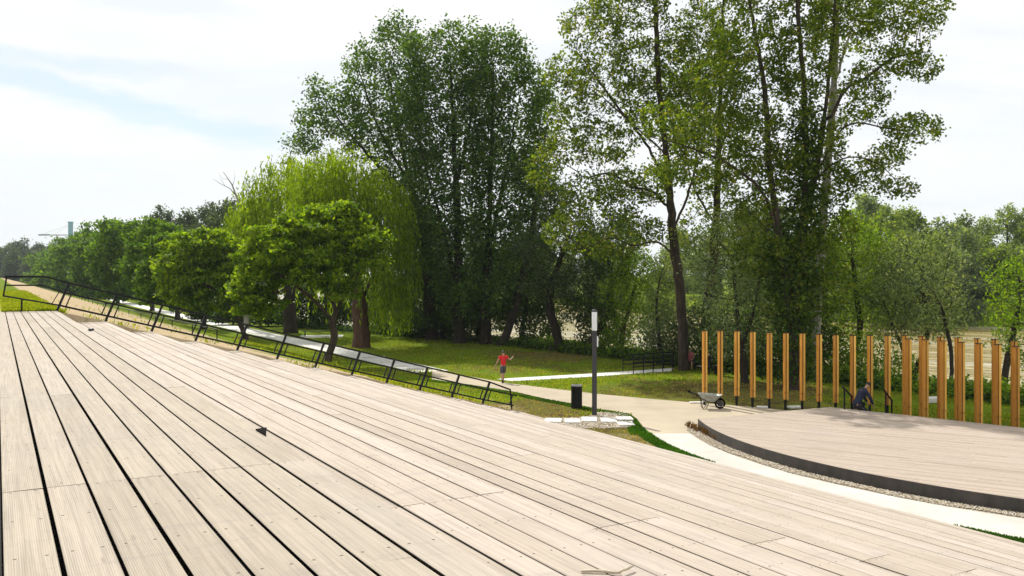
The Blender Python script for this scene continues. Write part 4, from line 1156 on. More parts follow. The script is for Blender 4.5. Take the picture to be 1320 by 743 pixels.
ivy_tree = photo_tree('poplar_tree', 'huge multi-stemmed ivy-clad poplar towering behind the middle posts', 'tree', (1022, 508), 43.5,
    [[(1022, 508), (1022, 470), (1024, 420), (1030, 340), (1038, 240), (1037, 130), (1030, 30), (1020, -90)], [(1022, 440), (1012, 370, -.2), (1000, 290, -.3), (990, 220, -.3), (985, 110, 0), (968, 0, .3), (960, -60, .3)], [(1012, 370), (985, 262, -.6), (940, 220, -1), (880, 195, -1.4), (820, 180, -1.6)], [(1034, 300), (1055, 220, .4), (1072, 120, .6), (1082, 0, .6), (1086, -80, .6)], [(1072, 150), (1096, 112, .6), (1122, 98, .7), (1160, 70, .8), (1205, 62, .8)], [(1058, 215), (1095, 160, .3), (1150, 165, .3), (1195, 175, .3)], [(1040, 240), (1085, 205, -.4), (1130, 215, -.5), (1155, 245, -.5)], [(1040, 280), (1090, 245, -.2), (1120, 235, -.2)], [(1004, 310), (955, 262, .3), (930, 245, .4)]], .44,
    [(1040, -50, 50, 50, 0, 2.4, 130), (960, -120, 60, 60, 0, 2.6, 130), (1040, -160, 60, 60, 0, 2.6, 120), (985, -20, 40, 50, 0, 2.2, 110), (1100, 10, 44, 40, .3, 2.2, 110), (1160, 20, 42, 26, .4, 1.8, 80), (1200, 10, 26, 20, .4, 1.2, 40), (970, 70, 44, 40, 0, 2.2, 110), (1040, 70, 40, 44, 0, 2.2, 110), (930, 110, 40, 34, -.5, 1.8, 80), (1150, 80, 40, 18, .5, 1.6, 50), (1196, 84, 22, 16, .7, 1.0, 30), (1190, 45, 26, 22, .6, 1.2, 50), (1010, 140, 44, 40, 0, 2.0, 100), (1110, 130, 36, 30, .3, 1.8, 60), (1180, 165, 36, 18, .3, 1.4, 55), (955, 170, 40, 30, -.8, 1.6, 70), (895, 175, 40, 22, -1.2, 1.4, 60), (840, 165, 30, 20, -1.5, 1.2, 40), (1135, 205, 34, 16, -.3, 1.2, 45), (1150, 245, 26, 12, -.5, 1.0, 30), (1105, 235, 30, 14, -.2, 1.2, 35), (1020, 215, 34, 34, 0, 1.6, 70), (1060, 190, 30, 30, .3, 1.6, 50), (1030, 290, 26, 44, 0, 1.2, 70), (1024, 380, 26, 50, 0, 1.2, 90), (985, 330, 34, 30, .2, 1.5, 80), (1065, 290, 30, 36, .2, 1.5, 80), (1070, 370, 28, 34, .2, 1.4, 70), (990, 220, 36, 30, 0, 1.6, 80), (1075, 240, 30, 28, .2, 1.4, 60), (930, 215, 34, 22, -.8, 1.4, 60), (870, 225, 34, 18, -1.2, 1.3, 50), (1045, 330, 20, 40, .2, 1.0, 50), (1030, 455, 20, 30, 0, .9, 40), (975, 270, 30, 24, 0, 1.6, 50)],
    .42, .50, LB, M['bark'], M['leaf_open'], 53, rmin=.0125, dens=3.3)
rng = np.random.default_rng(5); q = []
for a, b, sg in (((1022, 505), (1024, 420), .55), ((1024, 420), (1030, 340), .60), ((1030, 340), (1037, 250), .5), ((1012, 380), (1000, 300), .45), ((1037, 250), (1037, 140), .35)):
    for k in range(1500):
        w_ = at(a[0] + (b[0] - a[0]) * (f := rng.random()), a[1] + (b[1] - a[1]) * f, 43.5) - ivy_tree.location
        q.append(np.array(w_) + rng.normal(size=3) * sg * np.array([1, 1, .6]) + nrm_(rng.normal(size=3)) * .3)
q = np.array(q); LV = leaf_quads(q[q[:, 2] > .3], .20, .16, rng, .3, .3)
link('ivy', np_mesh('ivy', LV, quads(len(LV) // 4), M['leaf_dark']), None, ivy_tree)
# a pale trunk among the stems
photo_tree('poplar_tree', 'pale silvery poplar trunk rising behind the ivy-clad stems', 'tree', (1052, 500), 47.0,
    [[(1052, 500), (1054, 400), (1060, 300), (1068, 200), (1076, 100), (1080, 0), (1084, -90)], [(1074, 120), (1090, 70, .4), (1110, 10, .4)]], .22,
    [(1090, -40, 36, 50, 0, 2, 70), (1110, 40, 30, 36, 0, 1.8, 40), (1070, 40, 28, 40, .5, 1.8, 40)],
    .5, .65, LB, M['bark_pale'], M['leaf_open'], 54, rmin=.0125)

# --- middle-height trees and thickets along the bank
LM = dict(n=12, sig=.32, l=.26, w=.13, droop=.5, flat=.3, h=3)
mids = [
 ('willow_tree', 'curved dark willow trunk with a grey-green crown left of the lamp', (712, 456), 66.0, [[(712, 456), (719, 442), (716, 425), (709, 400), (710, 370), (722, 335), (735, 300)]], .34, [(725, 300, 34, 30, 0, 2.6, 120), (690, 320, 26, 32, 0, 2.2, 90), (750, 340, 28, 28, 0, 2.4, 90), (700, 365, 30, 22, -.5, 2, 70), (735, 375, 34, 24, -.3, 2.2, 90), (765, 385, 22, 22, 0, 1.8, 50), (712, 265, 20, 26, .6, 2, 50)], 'leaf_silver2', 'bark_dark'),
 ('willow_tree', 'slanting dark trunk half hidden behind the lamp post', (748, 461), 64.0, [[(748, 461), (762, 440), (775, 420), (785, 395), (790, 360)]], .28, [(790, 345, 26, 28, 0, 2.4, 90), (765, 310, 26, 26, 0, 2.4, 80), (800, 300, 26, 22, .4, 2.2, 60), (770, 400, 20, 20, 0, 1.6, 50), (740, 400, 20, 16, 0, 1.6, 40)], 'leaf_dark', 'bark_dark'),
 ('maple_tree', 'bright fresh green bushy tree right of the lamp', (800, 462), 63.0, [[(800, 462), (802, 430), (812, 395), (820, 360)], [(802, 430), (790, 400, 0), (782, 380, 0)]], .22, [(818, 350, 30, 22, 0, 2.2, 120), (800, 378, 28, 20, -.6, 2, 90), (838, 378, 26, 22, 0, 2, 90), (812, 410, 34, 18, -.3, 2, 80), (795, 440, 20, 18, 0, 1.5, 50)], 'leaf_lush', 'bark_dark'),
 ('willow_tree', 'light green willow between the lamp and the bare poplar trunk', (852, 468), 57.0, [[(852, 468), (850, 440), (846, 400), (850, 360)]], .14, [(850, 420, 22, 24, 0, 1.6, 80), (860, 385, 24, 22, .6, 1.8, 80), (838, 445, 14, 14, 0, 1.2, 40), (866, 450, 12, 14, 0, 1.0, 36), (862, 350, 22, 20, .6, 1.8, 60)], 'leaf_silver', 'bark_dark'),
 ('willow_tree', 'silvery grey-green willow in front of the second poplar', (960, 500), 46.0, [[(960, 500), (958, 460), (950, 400), (945, 340)], [(957, 450), (975, 390, .2), (985, 330, .3)]], .20, [(945, 300, 32, 30, 0, 1.6, 110), (925, 345, 28, 30, 0, 1.5, 90), (965, 345, 30, 30, -.3, 1.5, 100), (940, 395, 34, 28, -.3, 1.6, 100), (985, 390, 24, 28, 0, 1.3, 70), (935, 440, 26, 20, 0, 1.3, 60), (975, 440, 24, 20, 0, 1.2, 50), (900, 330, 18, 22, .2, 1.2, 40)], 'leaf_silver', 'bark_dark'),
 ('willow_tree', 'bright green willow to the right of the ivy-clad trunk', (1085, 503), 50.0, [[(1085, 503), (1095, 470), (1108, 430), (1104, 380), (1098, 330)], [(1095, 470), (1120, 440, .4), (1150, 412, .5)]], .20, [(1095, 318, 28, 24, 0, 1.6, 100), (1075, 350, 22, 28, 0, 1.5, 80), (1115, 350, 24, 30, 0, 1.5, 90), (1095, 385, 30, 28, -.3, 1.6, 90), (1125, 395, 26, 24, 0, 1.5, 70), (1085, 425, 24, 16, 0, 1.3, 50), (1115, 432, 22, 12, 0, 1.2, 40), (1070, 320, 22, 24, .6, 1.6, 70), (1130, 325, 24, 28, .8, 1.7, 80), (1105, 290, 26, 16, .8, 1.5, 60), (1060, 390, 20, 26, .5, 1.4, 60)], 'leaf_lush', 'bark_dark'),
 ('willow_tree', 'round grey-green willow on two slanting stems behind the doubled posts', (1176, 503), 47.5, [[(1176, 503), (1180, 480), (1190, 455), (1196, 420), (1190, 380)], [(1180, 485), (1165, 450, .2), (1150, 410, .3)]], .18, [(1185, 350, 34, 30, 0, 1.7, 110), (1160, 385, 30, 28, 0, 1.6, 90), (1212, 380, 24, 28, 0, 1.5, 80), (1190, 410, 38, 22, -.2, 1.7, 100), (1155, 425, 22, 16, 0, 1.2, 50), (1215, 425, 16, 14, 0, 1.0, 36), (1160, 345, 26, 26, .5, 1.7, 80), (1210, 335, 26, 24, .6, 1.7, 70), (1140, 385, 20, 24, .4, 1.4, 60), (1195, 315, 24, 16, .6, 1.5, 50)], 'leaf_silver', 'bark_dark'),
 ('willow_tree', 'thin upright willow stem behind the fourth doubled post', (1226, 507), 44.5, [[(1226, 507), (1227, 480), (1224, 440), (1215, 400)]], .10, [(1212, 390, 20, 22, 0, 1.2, 60), (1200, 420, 20, 14, 0, 1.0, 50), (1195, 360, 20, 16, .2, 1.1, 40)], 'leaf_silver', 'bark_dark'),
 ('willow_tree', 'leafy green willow at the edge of the picture behind the last posts', (1293, 512), 42.0, [[(1293, 512), (1296, 480), (1305, 440), (1312, 400), (1318, 370)]], .16, [(1315, 375, 24, 26, 0, 1.4, 90), (1300, 410, 16, 24, 0, 1.1, 60), (1325, 420, 26, 26, 0, 1.4, 80), (1296, 446, 14, 12, 0, .9, 36), (1330, 345, 24, 18, 0, 1.2, 50), (1305, 360, 18, 20, .4, 1.2, 50), (1320, 460, 18, 18, 0, 1.0, 40)], 'leaf_lush', 'bark_dark'),
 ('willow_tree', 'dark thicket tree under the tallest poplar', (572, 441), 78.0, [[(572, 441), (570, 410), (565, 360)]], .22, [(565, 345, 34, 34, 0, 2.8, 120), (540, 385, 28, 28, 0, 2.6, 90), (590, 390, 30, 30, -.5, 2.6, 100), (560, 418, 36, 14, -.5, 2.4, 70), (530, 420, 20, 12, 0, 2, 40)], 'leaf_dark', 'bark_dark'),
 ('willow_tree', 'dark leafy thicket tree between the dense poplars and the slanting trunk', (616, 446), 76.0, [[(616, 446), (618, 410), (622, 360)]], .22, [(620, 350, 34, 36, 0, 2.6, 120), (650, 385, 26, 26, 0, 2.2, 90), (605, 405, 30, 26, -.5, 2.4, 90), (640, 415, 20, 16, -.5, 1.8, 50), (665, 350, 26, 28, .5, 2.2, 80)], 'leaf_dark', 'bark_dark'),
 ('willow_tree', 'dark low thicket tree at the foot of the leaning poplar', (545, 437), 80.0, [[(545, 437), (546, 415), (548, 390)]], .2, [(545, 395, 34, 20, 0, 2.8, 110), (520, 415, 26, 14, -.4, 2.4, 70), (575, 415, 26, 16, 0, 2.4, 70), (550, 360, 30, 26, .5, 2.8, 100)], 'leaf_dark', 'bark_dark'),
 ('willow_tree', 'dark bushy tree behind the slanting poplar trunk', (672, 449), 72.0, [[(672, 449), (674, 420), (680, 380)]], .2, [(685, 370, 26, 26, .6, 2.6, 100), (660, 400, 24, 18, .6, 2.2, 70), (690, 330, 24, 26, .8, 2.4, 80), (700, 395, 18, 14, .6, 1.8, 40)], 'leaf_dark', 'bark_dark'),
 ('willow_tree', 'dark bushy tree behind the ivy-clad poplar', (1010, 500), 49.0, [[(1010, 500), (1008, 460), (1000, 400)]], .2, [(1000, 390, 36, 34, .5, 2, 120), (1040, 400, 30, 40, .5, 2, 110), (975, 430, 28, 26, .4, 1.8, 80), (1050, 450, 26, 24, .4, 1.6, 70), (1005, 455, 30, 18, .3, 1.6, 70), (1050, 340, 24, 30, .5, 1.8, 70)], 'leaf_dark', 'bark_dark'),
 ('willow_tree', 'dark leafy tree between the big willow and the poplars', (528, 436), 84.0, [[(528, 436), (530, 400), (535, 350)]], .25, [(545, 300, 28, 36, 0, 3, 110), (520, 350, 26, 36, 0, 2.8, 90), (555, 360, 26, 36, 0, 2.8, 90), (510, 400, 24, 24, 0, 2.4, 60), (548, 415, 24, 16, 0, 2.2, 50)], 'leaf_poplar', 'bark_dark'),
]
M['leaf_silver2'] = leaf_mat('grey_green_leaf', (.035, .062, .026), (.095, .13, .06), .38, (.15, .18, .09))
for i, (nm, lab, b, D, tr, R0, lobes, lm, bk) in enumerate(mids):
    photo_tree(nm, lab, 'tree', b, D, tr, R0, lobes, .42, .50, dict(LM, l=.24 * max(.75, D / 66), w=.115 * max(.75, D / 66)), M[bk], M[lm], 60 + i, rmin=.010, dens=3.5)

SHR = [(300, 100, 395, 'leaf_dark'), (388, 94, 366, 'leaf_dark'), (345, 97, 398, 'leaf_dark'), (430, 93, 376, 'leaf_dark'), (505, 86, 378, 'leaf_dark'), (600, 79, 392, 'leaf_dark'), (695, 72, 388, 'leaf_dark'), (775, 66, 392, 'leaf_dark'), (868, 58, 402, 'leaf_silver'), (905, 55, 396, 'leaf_silver2'), (938, 53, 402, 'leaf_dark'), (982, 51, 398, 'leaf_dark'), (1040, 50, 404, 'leaf_dark'), (1075, 49.5, 424, 'leaf_lush'), (1128, 47.5, 446, 'leaf_lush'), (265, 108, 392, 'leaf_dark'), (470, 96, 366, 'leaf_dark'), (560, 84, 402, 'leaf_dark')]
SLAB = ['dark bank shrub behind the second small tree', 'tall dark bank shrub showing between the two willow trunks', 'dark bank shrub behind the leaning trunk of the first small tree', 'dark bank shrub left of the thick willow trunk', 'dark bank shrub right of the thick willow trunk', 'dark bank shrub at the foot of the tallest poplar', 'dark bank shrub left of the curved willow trunk', 'dark bank shrub right behind the lamp post', 'pale willow shrub beside the bare poplar trunk', 'grey-green shrub between the two bare poplar trunks', 'dark bank shrub behind the third timber post', 'dark bank shrub behind the fifth timber post', 'dark bank shrub behind the seventh timber post', 'low bright shrub behind the post left of the crouching man', 'very low bright shrub behind the right stage handrail', 'dark bank shrub far behind the third small tree', 'dark bank shrub behind the thick willow trunk', 'dark bank shrub below the leaning poplar']
for i, (px_, D, top, lm) in enumerate(SHR):
    by = HY + CAMZ * F / D; hpx = by - top; wpx = 26 * 66 / D * 1.15
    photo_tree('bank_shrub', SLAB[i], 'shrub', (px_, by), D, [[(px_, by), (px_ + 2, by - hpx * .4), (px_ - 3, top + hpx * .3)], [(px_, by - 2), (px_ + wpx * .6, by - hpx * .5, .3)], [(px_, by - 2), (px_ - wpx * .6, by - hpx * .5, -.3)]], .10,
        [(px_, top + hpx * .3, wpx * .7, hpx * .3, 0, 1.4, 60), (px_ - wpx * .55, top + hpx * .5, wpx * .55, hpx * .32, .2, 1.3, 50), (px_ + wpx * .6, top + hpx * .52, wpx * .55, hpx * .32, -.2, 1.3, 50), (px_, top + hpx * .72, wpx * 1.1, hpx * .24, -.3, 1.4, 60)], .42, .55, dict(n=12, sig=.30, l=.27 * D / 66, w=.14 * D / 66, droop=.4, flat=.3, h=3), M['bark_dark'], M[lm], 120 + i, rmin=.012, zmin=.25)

# --- distant trees behind the path row, and the wood on the far bank
GL = dict(n=22, sig=.55, l=.55, w=.36, droop=.4, flat=.35, h=2)
protos = [generic(201, 20, 6.5, GL, .35, .10, 1560, .75, .72), generic(202, 23, 6.0, GL, .38, .14, 1560, .75, .72, True), generic(203, 16, 6.5, GL, .30, .06, 1440, .75, .72), generic(204, 24, 5.0, dict(GL, n=14), .38, .2, 1260, .75, .72, True)]
def far_tree(k, loc, s, label, group, lm, rz, first={}):
    key = (k, lm)
    if key not in first:
        t, c = protos[k]
        if lm != 'leaf_far' or any(kk[0] == k for kk in first): t, c = t.copy(), c.copy()
        t.materials.clear(); c.materials.clear(); t.materials.append(M['bark_dark']); c.materials.append(M[lm])
        first[key] = (t, c)
    t, c = first[key]
    root = empty('distant_tree', loc, rz); root.scale = (s[0], s[0], s[1]); tag(root, label, 'tree', group)
    link('trunk', t, None, root); link('crown', c, None, root)
mid_far = [(207, 262, 205, 1, 'tall hazy dark tree, leftmost above the path row'), (240, 266, 215, 0, 'broad hazy tree above the path row, beside the leftmost tall one'), (272, 258, 205, 1, 'tall hazy dark tree above the path row, next to the yellow willow'), (300, 252, 190, 0, 'dark tree peeping over the left side of the yellow willow'), (182, 284, 230, 2, 'low hazy tree just above the fifth row tree'), (322, 262, 180, 2, 'dark tree hidden for the most part behind the yellow willow')]
for i, (px_, top, D, k, lab) in enumerate(mid_far):
    hh = CAMZ + (HY - top) / F * D; c = at(px_, 355, D)
    ph = (20, 23, 16, 24)[k]
    far_tree(k, (c.x, c.y, 0), (hh / ph * .95, hh / ph), lab, None, 'leaf_silver2', i * 1.3)
away = [(12, 312, 560), (30, 306, 520), (50, 311, 540), (66, 312, 430), (2, 318, 620), (-18, 310, 560), (84, 316, 460), (20, 322, 420), (44, 324, 400), (100, 316, 400)]
for i, (px_, top, D) in enumerate(away):
    hh = CAMZ + (HY - top) / F * D; c = at(px_, 355, D); k = (0, 2, 0, 2)[i % 4]; ph = (20, 23, 16, 24)[k]
    far_tree(k, (c.x, c.y, 0), (hh / ph * 1.25, hh / ph), 'far hazy tree at the end of the levee, below the turquoise tower', 'far hazy trees at the end of the levee', 'leaf_silver2', i * .9)
# far bank
rng = np.random.default_rng(77)
def bank_point(s):
    seg = np.hypot(*np.diff(BANK, axis=0).T); cum = np.concatenate([[0], np.cumsum(seg)])
    i = int(np.clip(np.searchsorted(cum, s) - 1, 0, len(seg) - 1)); f = (s - cum[i]) / seg[i]
    p = BANK[i] + (BANK[i + 1] - BANK[i]) * f; d = (BANK[i + 1] - BANK[i]) / seg[i]
    return p, np.array([-d[1], d[0]]), cum
far_named = [(1145, 258, 158, 1, 'tall dark green tree on the far bank, left of the gap in the skyline', 'leaf_far'), (1178, 262, 166, 0, 'dark rounded tree on the far bank beside the tall dark one', 'leaf_far'), (1215, 275, 158, 2, 'pale green willow on the far bank in front of the dark rounded tree', 'leaf_silver'), (1245, 272, 170, 2, 'yellowish green tree on the far bank above the posts', 'leaf_lush2'), (1130, 300, 150, 2, 'low pale willow on the far bank beside the bright green willow', 'leaf_silver'), (1300, 252, 180, 3, 'tall slender poplar on the far bank near the picture edge', 'leaf_far'), (1272, 268, 176, 3, 'slender poplar on the far bank beside the tall slender one', 'leaf_far'), (1325, 262, 176, 1, 'dark tree on the far bank at the picture edge', 'leaf_far'), (1290, 310, 160, 2, 'dark low tree leaning over the far water edge', 'leaf_far'), (1180, 320, 150, 2, 'low bright willow at the far water edge behind the doubled posts', 'leaf_lush2'), (1240, 325, 152, 2, 'low grey willow at the far water edge left of the open water', 'leaf_silver'), (1340, 300, 155, 2, 'pale willow on the far bank beyond the picture edge', 'leaf_silver'), (1160, 292, 148, 2, 'bright willow at the far water edge under the tall dark tree', 'leaf_lush2'), (1205, 302, 148, 2, 'pale round willow at the far water edge in the middle of the right bank', 'leaf_silver'), (1110, 318, 148, 2, 'grey willow at the far water edge partly behind the bright green willow', 'leaf_silver'), (1268, 300, 164, 2, 'green willow at the far water edge right of the open gap', 'leaf_far')]
M['leaf_lush2'] = leaf_mat('far_bright_leaf', (.06, .10, .018), (.17, .22, .04), .45)
for i, (px_, top, D, k, lab, lm) in enumerate(far_named):
    hh = CAMZ + (HY - top) / F * D - .4; c = at(px_, 355, D)
    ph = (20, 23, 16, 24)[k]; z = float(ground_z(*to_ut(c.x, c.y)))
    if z < -1: 
        dd = float(bank_dist(c.x, c.y)); z = -1.6
    sc_ = (hh - z) / ph
    far_tree(k, (c.x, c.y, z), (sc_ * (1.15 if k == 2 else 1), sc_), lab, None, lm, i * 1.7)
n_ = 0
_, _, cum = bank_point(0)
s0, s1 = cum[3], cum[12] - 120
s = s0
while s < s1:
    p, nn, _ = bank_point(s)
    for row in range(2):
        off = 112 + row * 13 + rng.uniform(-3, 5); q = p + nn * off
        Dq = q[1]
        if Dq < -40: continue
        pxq = CX + q[0] / max(Dq, 1) * F
        if (1110 < pxq < 1345 and row == 0) or pxq < 150: continue
        k = int(rng.integers(0, 4)); sc_ = rng.uniform(.75, 1.05) * (1.0 if row else .8)
        far_tree(k, (q[0], q[1], float(ground_z(*to_ut(q[0], q[1]))) - .2), (sc_ * 1.1, sc_), 'tree in the wood across the river, glimpsed between the near trunks', 'wood across the river', ('leaf_far', 'leaf_silver', 'leaf_far', 'leaf_lush2')[int(rng.integers(0, 4))], rng.uniform(0, 6.28))
        n_ += 1
    s += rng.uniform(8.5, 11.5) * (1 if s > cum[4] else 1.6)
print('far wood', n_)

# --- undergrowth on the bank and at the far water edge
def clumps(name, centres, hs, n, sig, l, w, mat, label, seed, zc=.5):
    rng = np.random.default_rng(seed); C = np.repeat(centres, n, 0); H = np.repeat(hs, n)
    off = rng.normal(size=C.shape) * sig; C = C + off; C[:, 2] = np.repeat(centres[:, 2], n) + np.abs(rng.beta(1.3, 1.6, len(C))) * H
    LV = leaf_quads(C, l, w, rng, -.2, .2)
    o = link(name, np_mesh(name, LV, quads(len(LV) // 4), mat), None); tag(o, label, None, None, 'stuff'); return o
def bank_strip(d0, d1, n, seed, smin, smax):
    rng = np.random.default_rng(seed); out = []
    for s in rng.uniform(smin, smax, n):
        p, nn, _ = bank_point(s); q = p + nn * rng.uniform(d0, d1); out.append((q[0], q[1], float(ground_z(*to_ut(q[0], q[1])))))
    return np.array(out)
cs = bank_strip(-1.2, 1.8, 1700, 5, cum[3], cum[10]); rngu = np.random.default_rng(6)
clumps('undergrowth', cs, rngu.uniform(.3, .8, len(cs)), 90, .5, .26, .15, M['leaf_dark'], 'low leafy undergrowth along the edge of the river bank', 7)
cs = bank_strip(-.9, 1.6, 620, 8, cum[6], cum[10])
clumps('undergrowth', cs, rngu.uniform(.4, 1.1, len(cs)), 90, .42, .22, .13, M['leaf_lush'], 'bright green weeds along the edge of the river bank', 9)
cs = bank_strip(105, 112, 700, 10, cum[4], cum[10]); cs[:, 2] = np.maximum(cs[:, 2], -3.1)
clumps('undergrowth', cs, rngu.uniform(1.5, 4.0, len(cs)), 60, 1.2, .55, .30, M['leaf_far'], 'bushes hanging over the far water edge', 11)
# bare dead tree above the yellow willow
b = at(318, 421, 93.0); b.z = 0; dt = empty('dead_tree', b); tag(dt, 'bare dead grey branches sticking up above the left side of the yellow willow', 'tree')
def dl(*ps): return [at(p[0], p[1], 93.0) - b for p in ps]
mb = MB(); tr_ = dl((318, 421), (317, 360), (314, 300), (308, 262), (299, 238), (288, 222)); tr_[0].z = 0
mb.tube(tr_, [.30, .25, .18, .12, .07, .03], 7); mb.build('trunk', M['bark_pale'], dt, smooth=True)
for pl, r_ in ((((306, 254), (296, 243), (284, 237), (275, 231)), .06), (((310, 268), (317, 248), (322, 236)), .05), (((300, 240), (303, 228), (301, 219)), .03), (((290, 240), (285, 231), (283, 226)), .025), (((295, 232), (287, 230), (280, 222)), .02)):
    mb = MB(); mb.tube(dl(*pl), [r_ * (1 - .75 * i / (len(pl) - 1)) for i in range(len(pl))], 6); mb.build('branch', M['bark_pale'], dt, smooth=True)
HAZE = .00015
# ------------------------------------------------------------------ lawn blades and turf
def blades(name, P, h0, h1, w, mat, label, seed):
    rng = np.random.default_rng(seed); n = len(P)
    a = rng.uniform(0, 6.28, n); h = rng.uniform(h0, h1, n); ln = rng.normal(size=(n, 2)) * .35 * h[:, None]
    dx, dy = np.cos(a) * w / 2, np.sin(a) * w / 2
    z = P[:, 2]
    V = np.stack([np.stack([P[:, 0] - dx, P[:, 1] - dy, z - .01], -1), np.stack([P[:, 0] + dx, P[:, 1] + dy, z - .01], -1),
                  np.stack([P[:, 0] + dx * .5 + ln[:, 0], P[:, 1] + dy * .5 + ln[:, 1], z + h], -1), np.stack([P[:, 0] - dx * .5 + ln[:, 0], P[:, 1] - dy * .5 + ln[:, 1], z + h], -1)], 1).reshape(-1, 3)
    o = link(name, np_mesh(name, V, quads(n), mat), None); tag(o, label, None, None, 'stuff'); return o
PATHS = [[(p[0], p[1]) for p in poly], [(p.x, p.y) for p in GPOLY]]
PATHS[0] = [(p[0], p[1]) for p in (lowe[1:] + upp + inner + [gp(834.6, 559.6)])]
p3 = [(p.x, p.y) for p in [gp(*q) for q in [(659, 492), (766, 486), (816, 482.3), (866.6, 479), (868, 475), (766, 482), (640, 489.2)]]]
rng = np.random.default_rng(3)
N = 170000
D = 24 + 56 * rng.random(N) ** 1.3; X = (rng.uniform(300, 1330, N) - CX) / F * D
u, t = to_ut(X, D)
bd = bank_dist(X, D)
rs = np.hypot(X - SC.x, D - SC.y)
ok = (bd < 1.5) & (rs > 16.0) & ~inside(np.stack([X, D], -1), PATHS[0]) & ~inside(np.stack([X, D], -1), PATHS[1]) & ~inside(np.stack([X, D], -1), p3)
ok &= ~((u > 21.0) & (u < 23.4) & (t > 48)) & ~((t < T_END + .3) & (u < U_TOE + .1)) & ~((t > T_END) & (u < 13))
# behind the stage the lawn comes up to its back edge
bk = (rs <= 16.0) & ((X - apex.x) * nrm.x + (D - apex.y) * nrm.y > .5) & (D > 31) & ~inside(np.stack([X, D], -1), PATHS[0]) & (bd < 1.5)
ok |= bk
# patchy growth
pn = np.sin(X * .9 + 2 * np.sin(D * .5)) + np.sin(D * 1.1 + 1.7 * np.sin(X * .7)) + rng.normal(size=N) * .8
ok &= (pn > -.6)
wv_ = worn(X, D) + rng.normal(size=N) * .12; dry_ = ok & (wv_ > .34) & (rng.random(N) < .6); ok &= wv_ < .40
P = np.stack([X, D, ground_z(u, t)], -1)[ok]
blades('lawn_grass', P, .03, .10, .055, M['blade'], 'short patchy lawn grass between the paths and the trees', 4)
blades('dry_grass', np.stack([X, D, ground_z(u, t)], -1)[dry_], .02, .06, .06, M['blade_dry'], 'dry straw-coloured grass on the worn patches of the lawn', 44)
# fresh turf edging
def ring_pts(n, r0, r1, a0, a1, seed):
    rng = np.random.default_rng(seed); a = rng.uniform(R(a0), R(a1), n); r = r0 + (r1 - r0) * rng.random(n)
    return np.stack([SC.x + r * np.cos(a), SC.y + r * np.sin(a), np.full(n, .02)], -1)
ring_sheet('turf_strip', lambda a: r_out(a) + .01, r_turf, 176.5, 292, .022, plain('fresh_turf', (.045, .125, .010), .95, 0, .3, 9, .05), 'strip of fresh bright turf between the white path and the terrace')
_r = np.random.default_rng(5); _a = _r.uniform(177, 290, 26000); _q = np.array([r_out(a) for a in _a]) + (np.array([r_turf(a) - r_out(a) for a in _a])) * (.02 + 1.06 * _r.random(26000))
TP = np.stack([SC.x + _q * np.cos(np.radians(_a)), SC.y + _q * np.sin(np.radians(_a)), np.full(26000, .02)], -1)
uu_, tt_ = to_ut(TP[:, 0], TP[:, 1]); TP = TP[uu_ > U_TOE + .03]
def edge_pts(line, w, per, seed):
    rng = np.random.default_rng(seed); out = []
    for a, b in zip(line[:-1], line[1:]):
        d = Vector((b.x - a.x, b.y - a.y)); L = d.length; nn = Vector((d.y, -d.x)) / L
        m = int(L * per)
        s = rng.random(m); q = rng.random(m) * w
        out.append(np.stack([a.x + d.x * s + nn.x * q, a.y + d.y * s + nn.y * q, np.full(m, .01)], -1))
    return np.concatenate(out)
corner = [gp(832, 561), gp(826, 549), gp(819, 540), gp(811, 534.5), gp(790, 531), gp(766, 527.5), gp(736, 521), gp(700, 514.5), gp(667, 507), gp(610, 497.5), gp(557, 490)]
EP = edge_pts(corner, -.55, 900, 7); 
TE = edge_pts(list(reversed(upp[2:])), -.45, 700, 8)
pts = np.concatenate([TP, EP, TE])
keep = ~inside(pts[:, :2], PATHS[0])
blades('turf_grass', pts[keep], .02, .05, .035, M['blade_turf'], 'fresh bright turf edging along the beige and white paths', 6)
# sandy bank tufts
rng = np.random.default_rng(13); n = 9000
u = rng.uniform(1.0, 17, n); t = T_END + .4 + 34 * rng.random(n) ** 1.4
cl = np.sin(u * 1.9 + 2 * np.sin(t * .8)) + np.sin(t * 1.3 + u) + rng.normal(size=n) * .5
k = cl > 1.75; u, t = u[k], t[k]
xy = [ut(a, b) for a, b in zip(u, t)]
blades('bank_weeds', np.array([(p.x, p.y, z) for p, z in zip(xy, ground_z(u, t))]), .04, .16, .06, M['blade'], 'thin weeds growing on the sandy bank', 14)
n = 20000; u = rng.uniform(.14, 1.95, n); u = u - .35 * rng.random(n) ** 2; u = np.where(u < .13, .13 + rng.random(n) * .3, u); t = T_END + .15 + 40 * rng.random(n) ** 1.6
xy = [ut(a, b) for a, b in zip(u, t)]
blades('bank_grass', np.array([(p.x, p.y, z) for p, z in zip(xy, ground_z(u, t))]), .04, .13, .03, M['blade'], 'lush green grass on the levee top beyond the deck', 15)
# dry reddish plants at the stage edge
rng = np.random.default_rng(21)
for i, (px_, py_) in enumerate([(888, 552.5), (895, 555.5), (901, 557.5), (908, 561), (913, 563), (920, 566.5), (926, 568.5), (912, 558.5)]):
    c = gp(px_, py_); n = 70
    a = rng.uniform(0, 6.28, n); sp = rng.uniform(0, .13, n); h = rng.uniform(.10, .42, n)
    C = np.stack([sp * np.cos(a) * (1 + h), sp * np.sin(a) * (1 + h), h * .5 + .02], -1)
    AX = np.stack([np.cos(a) * .25, np.sin(a) * .25, np.ones(n)], -1)
    LV = leaf_quads(C, .17, .035, rng, axis_dir=AX * 1.5)
    o = link('dry_plant', np_mesh('dry_plant', LV, quads(n), M['leaf_dry']), None, None, (c.x, c.y, .02))
    tag(o, 'small dry rust-brown plant in the gravel at the stage corner', 'plant', 'dry plants at the stage corner')

